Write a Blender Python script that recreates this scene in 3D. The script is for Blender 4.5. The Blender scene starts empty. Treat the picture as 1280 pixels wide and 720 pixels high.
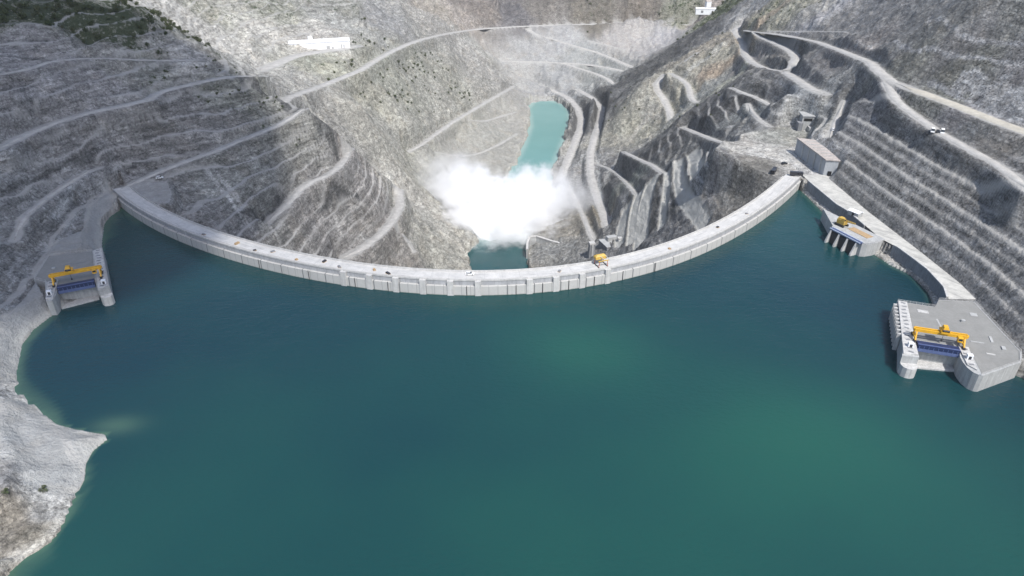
import bpy, bmesh, math, random
import numpy as np
from mathutils import Vector, Matrix
R = math.radians
random.seed(7)
scene = bpy.context.scene
COL = scene.collection

# ------------------------------------------------------------------ camera, sky, sun, exposure
cam = bpy.data.cameras.new("camera")
cam.sensor_width = 36.0
cam.lens = 36.0 * 853.0 / 1280.0
cam.clip_start = 1.0
cam.clip_end = 20000.0
camo = bpy.data.objects.new("camera", cam)
camo.location = (0, 0, 170)
camo.rotation_euler = (R(60), 0, 0)
COL.objects.link(camo)
scene.camera = camo

SUN_EL, SUN_AZ = 55.0, 153.0          # azimuth from +Y towards +X
world = bpy.data.worlds.new("World")
scene.world = world
world.use_nodes = True
wn = world.node_tree
bg = wn.nodes["Background"]
sky = wn.nodes.new("ShaderNodeTexSky")
sky.sky_type = 'NISHITA'
sky.sun_disc = False
sky.sun_elevation = R(SUN_EL)
sky.sun_rotation = R(SUN_AZ)
sky.altitude = 800
sky.dust_density = 3.0
sky.ozone_density = 0.5
wn.links.new(sky.outputs[0], bg.inputs[0])
bg.inputs[1].default_value = 0.15
sd = bpy.data.lights.new("sun", 'SUN')
sd.energy = 3.7
sd.angle = R(1.0)
sd.color = (1.0, 0.975, 0.94)
so = bpy.data.objects.new("sun", sd)
sv = Vector((math.sin(R(SUN_AZ)) * math.cos(R(SUN_EL)), math.cos(R(SUN_AZ)) * math.cos(R(SUN_EL)), math.sin(R(SUN_EL))))
so.rotation_euler = sv.to_track_quat('Z', 'Y').to_euler()
so.location = (400, -100, 500)
COL.objects.link(so)
vs = scene.view_settings
vs.view_transform = 'Standard'
vs.look = 'None'
vs.exposure = 0.47
vs.gamma = 1.0
# clouds: ground point shaded (x, y, z), radii of the cloud
CLOUDS = [(-330, 380, 40, 190, 200, 80)]
HAZE = 0.00004
cy = scene.cycles
cy.max_bounces = 12
cy.diffuse_bounces = 3
cy.glossy_bounces = 3
cy.transmission_bounces = 2
cy.volume_bounces = 10
cy.volume_step_rate = 1.0
cy.volume_max_steps = 256
cy.transparent_max_bounces = 8
cy.use_denoising = True

SANDBAR=[(-193.1,197.9),(-187.7,205.1),(-168.4,192.8),(-151.9,188.5),(-146.1,188.5),(-148.0,177.9),(-145.1,169.5),(-142.3,159.5),(-148.8,157.8),(-158.1,161.6),(-169.0,174.7),(-186.1,190.0)]
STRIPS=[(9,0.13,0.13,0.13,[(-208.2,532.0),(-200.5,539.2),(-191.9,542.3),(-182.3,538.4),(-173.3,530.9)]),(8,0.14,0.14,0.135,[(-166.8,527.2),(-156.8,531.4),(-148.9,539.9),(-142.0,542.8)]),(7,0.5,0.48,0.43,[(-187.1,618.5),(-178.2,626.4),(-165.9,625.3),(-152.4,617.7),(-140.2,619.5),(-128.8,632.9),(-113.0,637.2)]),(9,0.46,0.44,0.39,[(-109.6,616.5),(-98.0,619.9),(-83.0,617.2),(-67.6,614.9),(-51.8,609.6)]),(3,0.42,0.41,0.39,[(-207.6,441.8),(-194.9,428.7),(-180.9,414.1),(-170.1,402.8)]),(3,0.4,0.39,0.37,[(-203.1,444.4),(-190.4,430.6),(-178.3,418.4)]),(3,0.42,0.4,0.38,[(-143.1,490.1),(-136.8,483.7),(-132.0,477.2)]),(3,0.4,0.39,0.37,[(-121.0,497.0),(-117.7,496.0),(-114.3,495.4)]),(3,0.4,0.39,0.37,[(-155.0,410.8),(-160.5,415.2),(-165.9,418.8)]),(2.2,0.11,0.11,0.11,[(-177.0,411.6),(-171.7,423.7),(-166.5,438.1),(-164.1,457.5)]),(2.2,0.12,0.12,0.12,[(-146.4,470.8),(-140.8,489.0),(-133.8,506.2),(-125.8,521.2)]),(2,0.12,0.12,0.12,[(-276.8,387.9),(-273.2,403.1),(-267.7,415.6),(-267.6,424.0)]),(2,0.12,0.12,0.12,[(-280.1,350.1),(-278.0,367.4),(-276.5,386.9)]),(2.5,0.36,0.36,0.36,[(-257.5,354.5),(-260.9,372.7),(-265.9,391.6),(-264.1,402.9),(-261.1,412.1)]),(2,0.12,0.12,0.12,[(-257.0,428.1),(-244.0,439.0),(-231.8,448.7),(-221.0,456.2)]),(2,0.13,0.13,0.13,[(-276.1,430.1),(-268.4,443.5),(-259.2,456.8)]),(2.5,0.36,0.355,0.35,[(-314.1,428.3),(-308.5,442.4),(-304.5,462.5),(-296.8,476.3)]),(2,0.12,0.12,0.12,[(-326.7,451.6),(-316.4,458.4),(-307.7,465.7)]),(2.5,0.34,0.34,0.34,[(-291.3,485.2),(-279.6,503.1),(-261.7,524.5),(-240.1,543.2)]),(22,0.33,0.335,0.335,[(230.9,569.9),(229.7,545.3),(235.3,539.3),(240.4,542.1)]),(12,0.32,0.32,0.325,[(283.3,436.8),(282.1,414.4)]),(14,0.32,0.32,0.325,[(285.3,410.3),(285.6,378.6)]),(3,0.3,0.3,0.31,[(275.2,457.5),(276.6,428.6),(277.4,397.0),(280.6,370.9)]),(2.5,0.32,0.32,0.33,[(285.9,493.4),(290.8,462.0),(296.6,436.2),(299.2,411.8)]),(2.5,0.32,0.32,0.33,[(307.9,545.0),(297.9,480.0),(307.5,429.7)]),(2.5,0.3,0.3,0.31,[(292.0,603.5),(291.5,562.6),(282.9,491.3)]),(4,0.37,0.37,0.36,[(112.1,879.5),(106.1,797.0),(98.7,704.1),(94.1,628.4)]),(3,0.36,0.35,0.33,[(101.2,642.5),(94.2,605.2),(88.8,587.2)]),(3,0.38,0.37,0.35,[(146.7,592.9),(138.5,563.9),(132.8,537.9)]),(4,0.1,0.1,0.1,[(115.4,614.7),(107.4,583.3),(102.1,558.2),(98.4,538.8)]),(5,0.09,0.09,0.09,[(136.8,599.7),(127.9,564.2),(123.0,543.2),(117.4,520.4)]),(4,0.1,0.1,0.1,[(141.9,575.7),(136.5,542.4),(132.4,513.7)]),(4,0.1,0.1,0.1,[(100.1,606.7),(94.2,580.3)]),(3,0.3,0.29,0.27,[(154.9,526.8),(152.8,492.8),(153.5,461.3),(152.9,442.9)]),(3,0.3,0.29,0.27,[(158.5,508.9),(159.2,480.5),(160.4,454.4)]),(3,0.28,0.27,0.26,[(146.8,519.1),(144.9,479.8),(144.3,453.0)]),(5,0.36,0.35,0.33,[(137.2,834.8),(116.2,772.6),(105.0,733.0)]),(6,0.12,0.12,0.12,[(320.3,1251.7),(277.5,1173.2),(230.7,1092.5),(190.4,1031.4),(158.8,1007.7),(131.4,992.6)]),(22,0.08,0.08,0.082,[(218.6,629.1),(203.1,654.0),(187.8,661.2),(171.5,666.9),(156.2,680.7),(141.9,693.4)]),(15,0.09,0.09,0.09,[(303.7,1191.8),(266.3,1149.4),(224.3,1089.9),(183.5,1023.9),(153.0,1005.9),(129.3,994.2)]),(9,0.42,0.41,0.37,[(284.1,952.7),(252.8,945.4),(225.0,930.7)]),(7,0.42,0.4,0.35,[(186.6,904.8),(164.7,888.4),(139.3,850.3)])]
APRON1=[(-256.6, 407.7), (-254.5, 380.7), (-240.8, 346.8), (-246.7, 332.5), (-241.7, 315.5), (-225.3, 327.1), (-226.1, 336.8), (-234.2, 351.0), (-244.1, 372.8), (-246.5, 396.8)]
APRON2=[(-231.1, 288.3), (-226.9, 272.5), (-225.4, 259.4), (-226.2, 254.0), (-207.5, 214.9), (-200.0, 218.6), (-214.8, 247.0), (-215.9, 267.9), (-212.6, 277.8), (-215.3, 280.3), (-216.2, 271.7)]
CTL=[(-291.0,375.6,45.0),(-286.9,415.6,46.0),(-275.2,440.5,47.0),(-248.2,472.3,47.0),(-249.6,494.8,48.0),(-212.3,528.1,50.0),(-334.0,463.8,83.0),(-362.6,520.5,105.0),(-307.5,509.0,80.0),(-274.7,489.8,62.0),(-316.2,495.5,98.0),(-288.0,444.2,62.0),(-295.7,416.3,64.0),(-270.3,571.6,75.0),(-263.5,529.2,65.0),(-289.8,560.5,100.0),(-238.0,545.3,60.0),(-263.2,316.1,16.0),(-279.7,349.1,29.0),(-257.9,348.5,15.0),(-271.4,416.5,34.0),(-243.2,463.6,30.0),(-262.1,420.8,22.0),(-278.4,382.8,28.0),(-253.6,428.6,11.0),(-257.5,393.0,6.0),(-246.5,350.0,4.5),(-248.1,334.5,7.0),(-233.3,435.9,10.0),(-197.9,468.5,17.0),(-181.2,506.6,17.0),(-162.1,530.5,25.0),(-190.4,546.5,34.0),(-190.5,526.1,33.0),(-223.2,482.8,30.0),(-150.7,549.7,4.0),(-139.6,575.1,-25.0),(-125.4,598.5,-52.0),(-108.5,619.0,-80.0),(-78.9,614.7,-112.0),(-44.4,615.8,-139.0),(-204.0,392.0,0.0),(-179.2,386.4,-10.0),(-154.9,410.5,-30.0),(-128.6,464.7,-70.0),(-107.0,505.8,-95.0),(-73.7,555.1,-125.0),(-227.9,415.8,6.5),(-184.1,435.3,0.0),(-166.3,463.6,-5.0),(-152.1,515.8,-18.0),(-156.5,440.9,-20.0),(-135.7,483.4,-45.0),(-209.1,432.3,4.0),(-129.0,515.0,-38.0),(-196.9,603.2,15.0),(-187.8,676.8,7.0),(-171.2,787.9,-2.0),(-163.1,872.3,-5.0),(-144.1,988.0,-10.0),(-117.4,1107.9,-20.0),(-178.6,627.7,-12.0),(-163.7,661.8,-14.0),(-141.9,611.3,-45.0),(-137.4,716.1,-55.0),(-110.4,753.5,-95.0),(-79.8,808.7,-130.0),(-114.0,660.5,-75.0),(-152.1,683.5,-12.0),(-136.4,836.5,-43.0),(-113.7,794.7,-70.0),(-120.1,761.0,-88.0),(-76.7,924.3,-98.0),(-13.1,1125.1,-110.0),(-81.6,1001.5,-85.0),(-66.2,1167.2,-68.0),(-35.8,1007.1,-122.0),(-75.7,899.0,-118.0),(0.0,914.3,-140.0),(-91.2,723.7,-132.0),(27.4,1175.0,-136.0),(25.3,1069.2,-140.0),(-14.8,793.7,-140.0),(-237.6,667.8,19.0),(-248.9,802.5,16.0),(-192.4,856.7,13.0),(-211.3,773.6,8.0),(-293.4,860.2,45.0),(-279.2,685.4,34.0),(-330.8,770.7,58.0),(-291.4,770.1,42.0),(-298.7,667.3,52.0),(-263.4,962.7,40.0),(-199.1,944.5,18.0),(-176.2,995.5,15.0),(-173.3,1137.1,28.0),(-228.8,1001.0,45.0),(-129.2,1105.0,-16.0),(14.3,1242.7,-118.0),(89.6,1314.9,-101.0),(92.7,1394.2,-50.0),(-29.7,1309.5,-97.0),(-30.1,1354.5,-48.0),(215.2,1260.7,-94.0),(336.7,1381.5,-48.0),(168.7,1221.1,-113.0),(153.8,1374.2,-73.0),(244.0,1362.9,-71.0),(-100.9,1209.3,-31.0),(-55.2,1226.2,-60.0),(71.2,1224.7,-139.0),(0.0,1224.9,-125.0),(115.3,1159.4,-136.0),(-32.1,1466.2,-28.0),(-31.4,1441.4,-10.0),(94.1,1441.4,-10.0),(219.6,1441.4,-10.0),(336.3,1400.6,-12.0),(-114.2,1308.2,0.0),(-137.8,1252.4,-12.0),(130.3,1059.1,-112.0),(273.6,1013.0,-20.0),(175.2,946.0,-60.0),(135.0,943.7,-115.0),(320.3,1251.5,-38.0),(220.1,961.4,-42.0),(250.1,1028.1,-34.0),(207.6,881.2,-75.0),(242.3,872.0,-42.0),(170.6,894.0,-100.0),(151.5,831.8,-112.0),(258.3,863.0,-30.0),(295.8,906.4,0.0),(322.4,1036.0,0.0),(310.2,868.8,21.0),(268.1,682.9,27.0),(246.0,716.5,12.0),(286.3,713.4,30.0),(265.7,665.3,27.0),(246.5,577.0,33.0),(316.8,1095.0,-12.0),(272.0,922.0,-18.0),(217.8,672.6,8.0),(205.2,675.8,-6.0),(179.0,718.3,-40.0),(139.9,718.1,-78.0),(117.6,729.2,-110.0),(223.8,595.3,8.0),(228.6,617.0,20.0),(208.6,607.0,-6.0),(174.1,604.7,-20.0),(156.6,582.9,-35.0),(137.0,585.0,-47.0),(149.1,499.3,-25.0),(127.8,472.3,-50.0),(99.1,543.9,-95.0),(122.3,574.4,-62.0),(115.7,523.4,-85.0),(163.8,474.5,-6.0),(167.8,448.1,-8.0),(149.2,452.5,-25.0),(98.7,755.3,-125.0),(64.1,615.7,-130.0),(31.0,587.2,-135.0),(64.2,875.8,-138.0),(106.6,993.4,-130.0),(83.7,584.9,-115.0),(71.1,700.8,-132.0),(93.0,607.1,-100.0),(108.9,571.0,-80.0),(49.0,628.0,-136.0),(166.9,514.8,7.0),(186.8,480.8,7.0),(185.4,514.8,7.0),(198.1,463.5,7.0),(219.3,533.1,9.0),(230.5,521.0,9.5),(204.4,507.2,7.5),(220.9,549.8,30.0),(248.7,550.1,35.0),(198.9,538.1,7.5),(249.2,503.5,30.0),(302.2,890.5,22.0),(335.3,846.4,47.0),(341.4,731.3,50.0),(330.9,653.7,75.0),(298.5,481.7,95.0),(298.0,575.8,62.0),(262.3,463.0,58.5),(271.0,535.7,59.0),(288.0,639.8,50.0),(301.1,748.7,40.0),(273.3,357.0,60.0),(266.1,405.6,62.0),(255.3,458.1,56.0),(247.7,395.7,50.5),(236.7,493.2,27.0),(253.8,514.3,42.0),(268.1,557.8,47.0),(-148.5,136.9,0),(-144.0,144.3,0),(-139.8,152.1,0),(-144.5,169.5,0),(-168.9,193.7,0),(-190.8,210.0,0),(-202.0,222.8,0),(-213.6,245.6,0),(-214.6,266.3,0),(-158.1,150.4,9),(-171.8,171.5,9),(-143.8,127.8,8),(-156.5,169.7,3.5),(-173.9,184.9,4),(-189.3,197.8,8),(-224.8,252.5,8),(-8.0,330.0,-150.0),(-8.0,400.0,-152.0),(60.0,350.0,-120.0),(120.0,400.0,-60.0),(150.0,440.0,-25.0),(-80.0,350.0,-130.0),(-130.0,370.0,-75.0),(-8.0,500.0,-150.0),(0.0,560.0,-150.0),(-168.0,562.0,4.0),(-152.0,582.0,-20.0),(-139.0,604.0,-46.0),(-124.0,626.0,-74.0),(-100.0,645.0,-104.0),(-330.0,250.0,60.0),(-420.0,350.0,130.0),(-480.0,520.0,170.0),(-420.0,700.0,170.0),(-420.0,820.0,130.0),(-400.0,950.0,130.0),(-330.0,1150.0,110.0),(-250.0,120.0,30.0),(-320.0,120.0,70.0),(-600.0,100.0,220.0),(-700.0,600.0,300.0),(-600.0,1100.0,260.0),(-300.0,1350.0,40.0),(-400.0,1800.0,230.0),(0.0,1800.0,170.0),(400.0,1800.0,210.0),(0.0,2300.0,330.0),(-900.0,2300.0,400.0),(900.0,2300.0,400.0),(600.0,1400.0,160.0),(500.0,1100.0,170.0),(480.0,900.0,160.0),(450.0,700.0,180.0),(600.0,500.0,280.0),(800.0,900.0,330.0),(700.0,100.0,330.0),(430.0,100.0,200.0),(430.0,300.0,200.0),(420.0,480.0,180.0),(-100.0,150.0,-40.0),(0.0,150.0,-60.0),(100.0,150.0,-55.0),(0.0,250.0,-80.0),(-120.0,250.0,-50.0),(120.0,250.0,-60.0),(150.0,350.0,-20.0),(0.0,0.0,-50.0),(150.0,50.0,-30.0),(-100.0,50.0,-30.0),(-170.0,330.0,-30.0),(-200.0,60.0,10.0),(-190.0,-50.0,15.0),(240.0,-50.0,40.0),(198.0,120.0,3.0),(268.0,120.0,59.0),(298.0,120.0,90.0),(340.0,120.0,135.0),(216.0,120.0,12.0),(240.0,120.0,39.0),(198.0,180.0,3.0),(268.0,180.0,59.0),(298.0,180.0,90.0),(340.0,180.0,135.0),(216.0,180.0,12.0),(240.0,180.0,39.0),(198.0,240.0,3.0),(268.0,240.0,59.0),(298.0,240.0,90.0),(340.0,240.0,135.0),(216.0,240.0,12.0),(240.0,240.0,39.0),(198.0,300.0,3.0),(268.0,300.0,59.0),(298.0,300.0,90.0),(340.0,300.0,135.0),(216.0,300.0,12.0),(240.0,300.0,39.0),(198.0,350.0,3.0),(268.0,350.0,59.0),(298.0,350.0,90.0),(340.0,350.0,135.0),(216.0,350.0,12.0),(240.0,350.0,39.0),(198.0,400.0,3.0),(268.0,400.0,59.0),(298.0,400.0,90.0),(340.0,400.0,135.0),(216.0,400.0,12.0),(240.0,400.0,39.0),(198.0,450.0,3.0),(268.0,450.0,59.0),(298.0,450.0,90.0),(340.0,450.0,135.0),(216.0,450.0,12.0),(240.0,450.0,39.0),(198.0,490.0,3.0),(268.0,490.0,59.0),(298.0,490.0,90.0),(340.0,490.0,135.0)]
ROADS=[('gravel',7,[(-290.1,374.2,45.0),(-290.4,393.2,45.5),(-287.9,417.3,46.0),(-275.2,440.5,47.0),(-258.7,459.9,47.0),(-251.0,472.3,47.0),(-251.2,487.7,47.5),(-245.9,499.4,48.0),(-231.4,514.6,49.0),(-219.4,522.9,50.0),(-212.3,528.1,50.0),(-206.0,544.0,47.0),(-203.7,572.1,40.0)]),('gravel',6,[(-248.5,407.7,7.5),(-243.3,421.9,8.0),(-233.3,435.9,10.0),(-218.8,448.0,13.0),(-206.0,458.9,15.0),(-199.2,471.6,16.0),(-188.1,490.8,17.0),(-178.8,509.0,17.5),(-169.9,522.5,21.0),(-162.1,530.5,25.0)]),('gravel',7,[(-162.1,530.5,25.0),(-156.3,539.0,15.0),(-150.7,549.7,4.0),(-145.8,564.0,-10.0),(-141.3,574.8,-22.0)]),('gravel',6,[(-141.3,574.8,-22.0),(-139.3,543.1,-21.0),(-139.4,514.9,-19.0),(-144.3,496.4,-18.0),(-151.6,486.3,-18.0),(-157.0,474.2,-19.0),(-158.4,459.7,-20.0),(-160.0,444.9,-20.5),(-163.3,434.4,-22.0),(-166.6,424.2,-24.0)]),('gravel',8,[(-141.3,574.8,-22.0),(-134.7,587.1,-35.0),(-125.4,598.5,-52.0),(-117.8,612.5,-66.0),(-109.8,618.2,-78.0),(-103.5,584.7,-78.0),(-102.8,556.6,-76.0),(-104.9,534.1,-75.0),(-108.8,509.3,-73.0),(-112.7,491.7,-71.0),(-119.4,474.2,-70.0),(-128.1,462.0,-70.0)]),('gravel',5,[(-102.9,532.4,-78.0),(-95.7,539.1,-88.0),(-90.6,539.1,-95.0),(-86.8,537.8,-103.0)]),('gravel',9,[(-190.9,550.1,19.0),(-196.9,603.2,15.0),(-192.9,638.9,11.0),(-190.1,685.1,5.0),(-182.0,736.4,1.0),(-171.2,787.9,-2.0),(-163.1,872.3,-5.0),(-154.7,927.6,-7.0),(-144.1,988.0,-10.0),(-131.8,1052.6,-15.0),(-117.4,1107.9,-20.0),(-95.6,1227.4,-34.0),(-59.2,1333.4,-46.0),(15.3,1378.7,-49.0),(93.2,1403.5,-50.0),(187.6,1412.9,-50.0),(250.2,1412.9,-50.0),(315.7,1390.8,-48.0),(349.5,1384.4,-47.0)]),('gravel',16,[(-249.1,691.7,19.0),(-246.9,735.4,16.0),(-243.4,781.9,14.0),(-226.9,803.8,14.0),(-203.8,822.2,14.0),(-185.6,846.8,13.0)]),('gravel',6,[(-120.1,761.0,-88.0),(-109.8,790.2,-90.0),(-100.1,833.8,-93.0),(-89.3,880.8,-96.0),(-76.7,924.3,-98.0),(-58.1,986.7,-102.0),(-37.0,1055.1,-106.0),(-13.1,1125.1,-110.0),(2.8,1212.4,-122.0)]),('gravel',10,[(-35.3,1228.8,-112.0),(0.0,1268.0,-121.0),(36.7,1273.9,-131.0),(72.4,1249.2,-138.0),(98.1,1202.6,-139.0),(109.7,1139.2,-140.0),(110.2,1069.2,-140.0),(101.1,1006.2,-140.0),(85.7,931.6,-140.0),(72.1,865.7,-140.0),(60.3,809.9,-141.0)]),('gravel',9,[(23.1,1388.5,-52.0),(42.4,1360.5,-59.0),(76.4,1365.5,-70.0),(120.3,1337.6,-78.0),(157.2,1326.6,-86.0),(183.3,1294.0,-91.0),(212.8,1243.9,-96.0)]),('gravel',9,[(-50.9,1280.9,-94.0),(-14.8,1302.4,-97.0),(29.7,1305.2,-99.0),(89.0,1304.4,-101.0),(146.6,1287.3,-101.0),(198.5,1239.7,-102.0)]),('gravel',7,[(93.2,1301.0,-101.0),(123.5,1272.8,-105.0),(150.2,1248.0,-108.0),(168.8,1222.7,-112.0),(179.3,1193.1,-116.0)]),('gravel',6,[(146.8,1366.0,-73.0),(180.6,1340.0,-77.0),(207.8,1317.7,-80.0)]),('gravel',9,[(117.3,1234.6,-133.0),(136.6,1171.5,-131.0),(145.0,1102.4,-130.0),(135.3,1038.1,-131.0),(118.7,952.7,-127.0),(104.6,878.9,-128.0),(96.7,800.6,-127.0),(94.9,745.2,-126.0),(95.1,683.9,-121.0),(94.8,633.1,-116.0),(93.5,602.7,-115.0)]),('gravel',9,[(260.3,989.4,-22.0),(243.9,985.4,-32.0),(228.5,985.8,-43.0),(216.0,991.1,-53.0),(203.1,977.1,-62.0),(200.4,948.7,-65.0),(204.4,921.8,-69.0),(205.7,892.8,-74.0),(201.7,855.3,-78.0)]),('gravel',7,[(219.0,965.2,-45.0),(225.1,932.5,-44.0),(230.1,905.4,-46.0),(226.2,871.9,-50.0),(224.1,848.6,-52.0),(231.4,822.6,-50.0)]),('gravel',9,[(344.5,1066.1,4.0),(322.7,1048.2,-2.0),(315.6,1002.5,-3.0),(310.1,961.1,-2.0),(284.9,866.3,0.0),(269.9,791.5,6.0),(264.1,747.4,11.0),(260.9,713.7,15.0),(262.3,674.6,22.0),(269.5,675.7,27.0),(281.3,699.0,29.0),(288.6,730.6,29.0),(298.5,801.4,24.0),(302.1,863.9,20.0),(304.3,902.5,20.0)]),('gravel',9,[(262.3,674.6,22.0),(246.4,594.0,31.0),(240.6,556.8,34.0),(243.7,537.5,35.0)]),('gravel',8,[(318.2,987.2,8.0),(304.3,902.5,20.0),(305.4,843.6,28.0),(305.3,793.0,34.0),(297.3,698.5,45.0),(283.4,613.2,53.0),(275.7,566.4,57.0),(272.8,535.7,59.0),(265.7,508.5,59.0),(261.2,483.0,58.6),(262.3,463.0,58.5)]),('haul',10,[(262.3,463.0,58.5),(264.3,436.7,59.3),(267.4,406.7,59.8),(269.8,379.4,60.0),(274.8,352.8,60.0),(277.4,326.9,60.0)]),('gravel',6,[(262.0,490.7,58.5),(253.0,462.5,56.5),(246.8,437.6,54.5),(247.2,419.0,52.5),(248.3,406.4,51.2),(248.1,392.0,50.2),(249.1,376.5,49.4),(249.9,358.2,49.0),(251.1,335.4,48.6),(244.8,300.8,48.5)]),('gravel',5,[(214.8,674.5,6.0),(216.8,655.0,7.0),(223.6,633.3,8.0),(227.1,616.5,8.0),(229.5,596.0,8.5)]),('gravel',6,[(132.8,781.6,-95.0),(134.5,688.1,-72.0),(137.3,640.0,-60.0),(136.1,583.6,-48.0)]),('gravel',7,[(178.3,695.4,-40.0),(178.8,635.1,-28.0),(175.6,572.2,-14.0),(167.6,514.5,2.0)]),('gravel',4,[(-313.7,427.5,74.3),(-308.5,442.4,73.4),(-303.9,460.9,74.5),(-296.2,474.8,73.7),(-285.8,494.5,70.3),(-272.4,510.8,65.8),(-256.9,526.1,62.1),(-239.3,540.6,59.8)]),('gravel',4,[(107.5,835.5,-129.2),(117.4,795.9,-120.1),(120.9,741.4,-107.9),(117.1,643.6,-83.1),(116.3,598.1,-74.0)]),('gravel',5,[(69.6,774.2,-137.5),(73.7,711.2,-131.6),(75.0,643.9,-120.9),(76.8,605.4,-118.0),(78.3,590.3,-117.6)]),('gravel',4,[(205.5,535.9,9.5),(202.2,550.4,10.4),(214.6,607.2,1.2),(214.8,621.7,4.5)]),('gravel',4,[(249.8,515.0,35.3),(244.8,507.4,27.7),(231.4,483.4,25.2),(223.9,469.7,21.3)]),('gravel',4,[(312.3,877.6,25.1),(317.6,827.5,32.9),(320.0,757.1,44.6),(317.1,678.6,57.2)]),('gravel',4,[(-259.2,320.3,13.9),(-265.1,340.5,18.5),(-266.5,361.6,19.1),(-268.6,385.1,18.6),(-264.9,405.6,20.0),(-261.5,413.1,19.4)]),('gravel',4,[(-62.0,951.2,-105.8),(-41.0,987.1,-118.6),(-18.3,1033.0,-124.6),(6.4,1078.3,-129.8)]),('gravel',3.5,[(-93.8,813.1,-105.7),(-67.2,847.9,-123.9),(-43.1,885.8,-132.5),(-16.9,931.7,-134.2),(5.9,986.6,-137.6)]),('chute',8,[(149.9,589.0,-39.4),(143.2,555.9,-41.3),(139.8,526.5,-42.6),(138.4,493.4,-39.3),(138.7,469.7,-36.3),(139.1,452.0,-36.1)]),('chute',11,[(126.2,582.4,-59.0),(120.3,568.9,-65.9),(115.9,555.4,-73.9),(112.7,540.2,-81.6),(108.3,517.8,-88.3)]),('chute',8,[(106.5,586.7,-84.5),(102.1,574.1,-89.3),(98.3,559.0,-94.4),(95.0,542.7,-99.1)]),('chute',7,[(119.0,594.2,-70.0),(110.9,570.9,-77.6),(106.4,550.4,-86.4),(102.9,532.6,-93.3)]),('chute',5,[(140.4,588.0,-45.9),(134.3,557.4,-51.4),(129.7,539.9,-59.0),(122.4,508.3,-66.7)]),('chute',9,[(161.9,590.2,-30.1),(155.0,552.3,-27.8),(150.1,524.5,-25.2)])]
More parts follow.
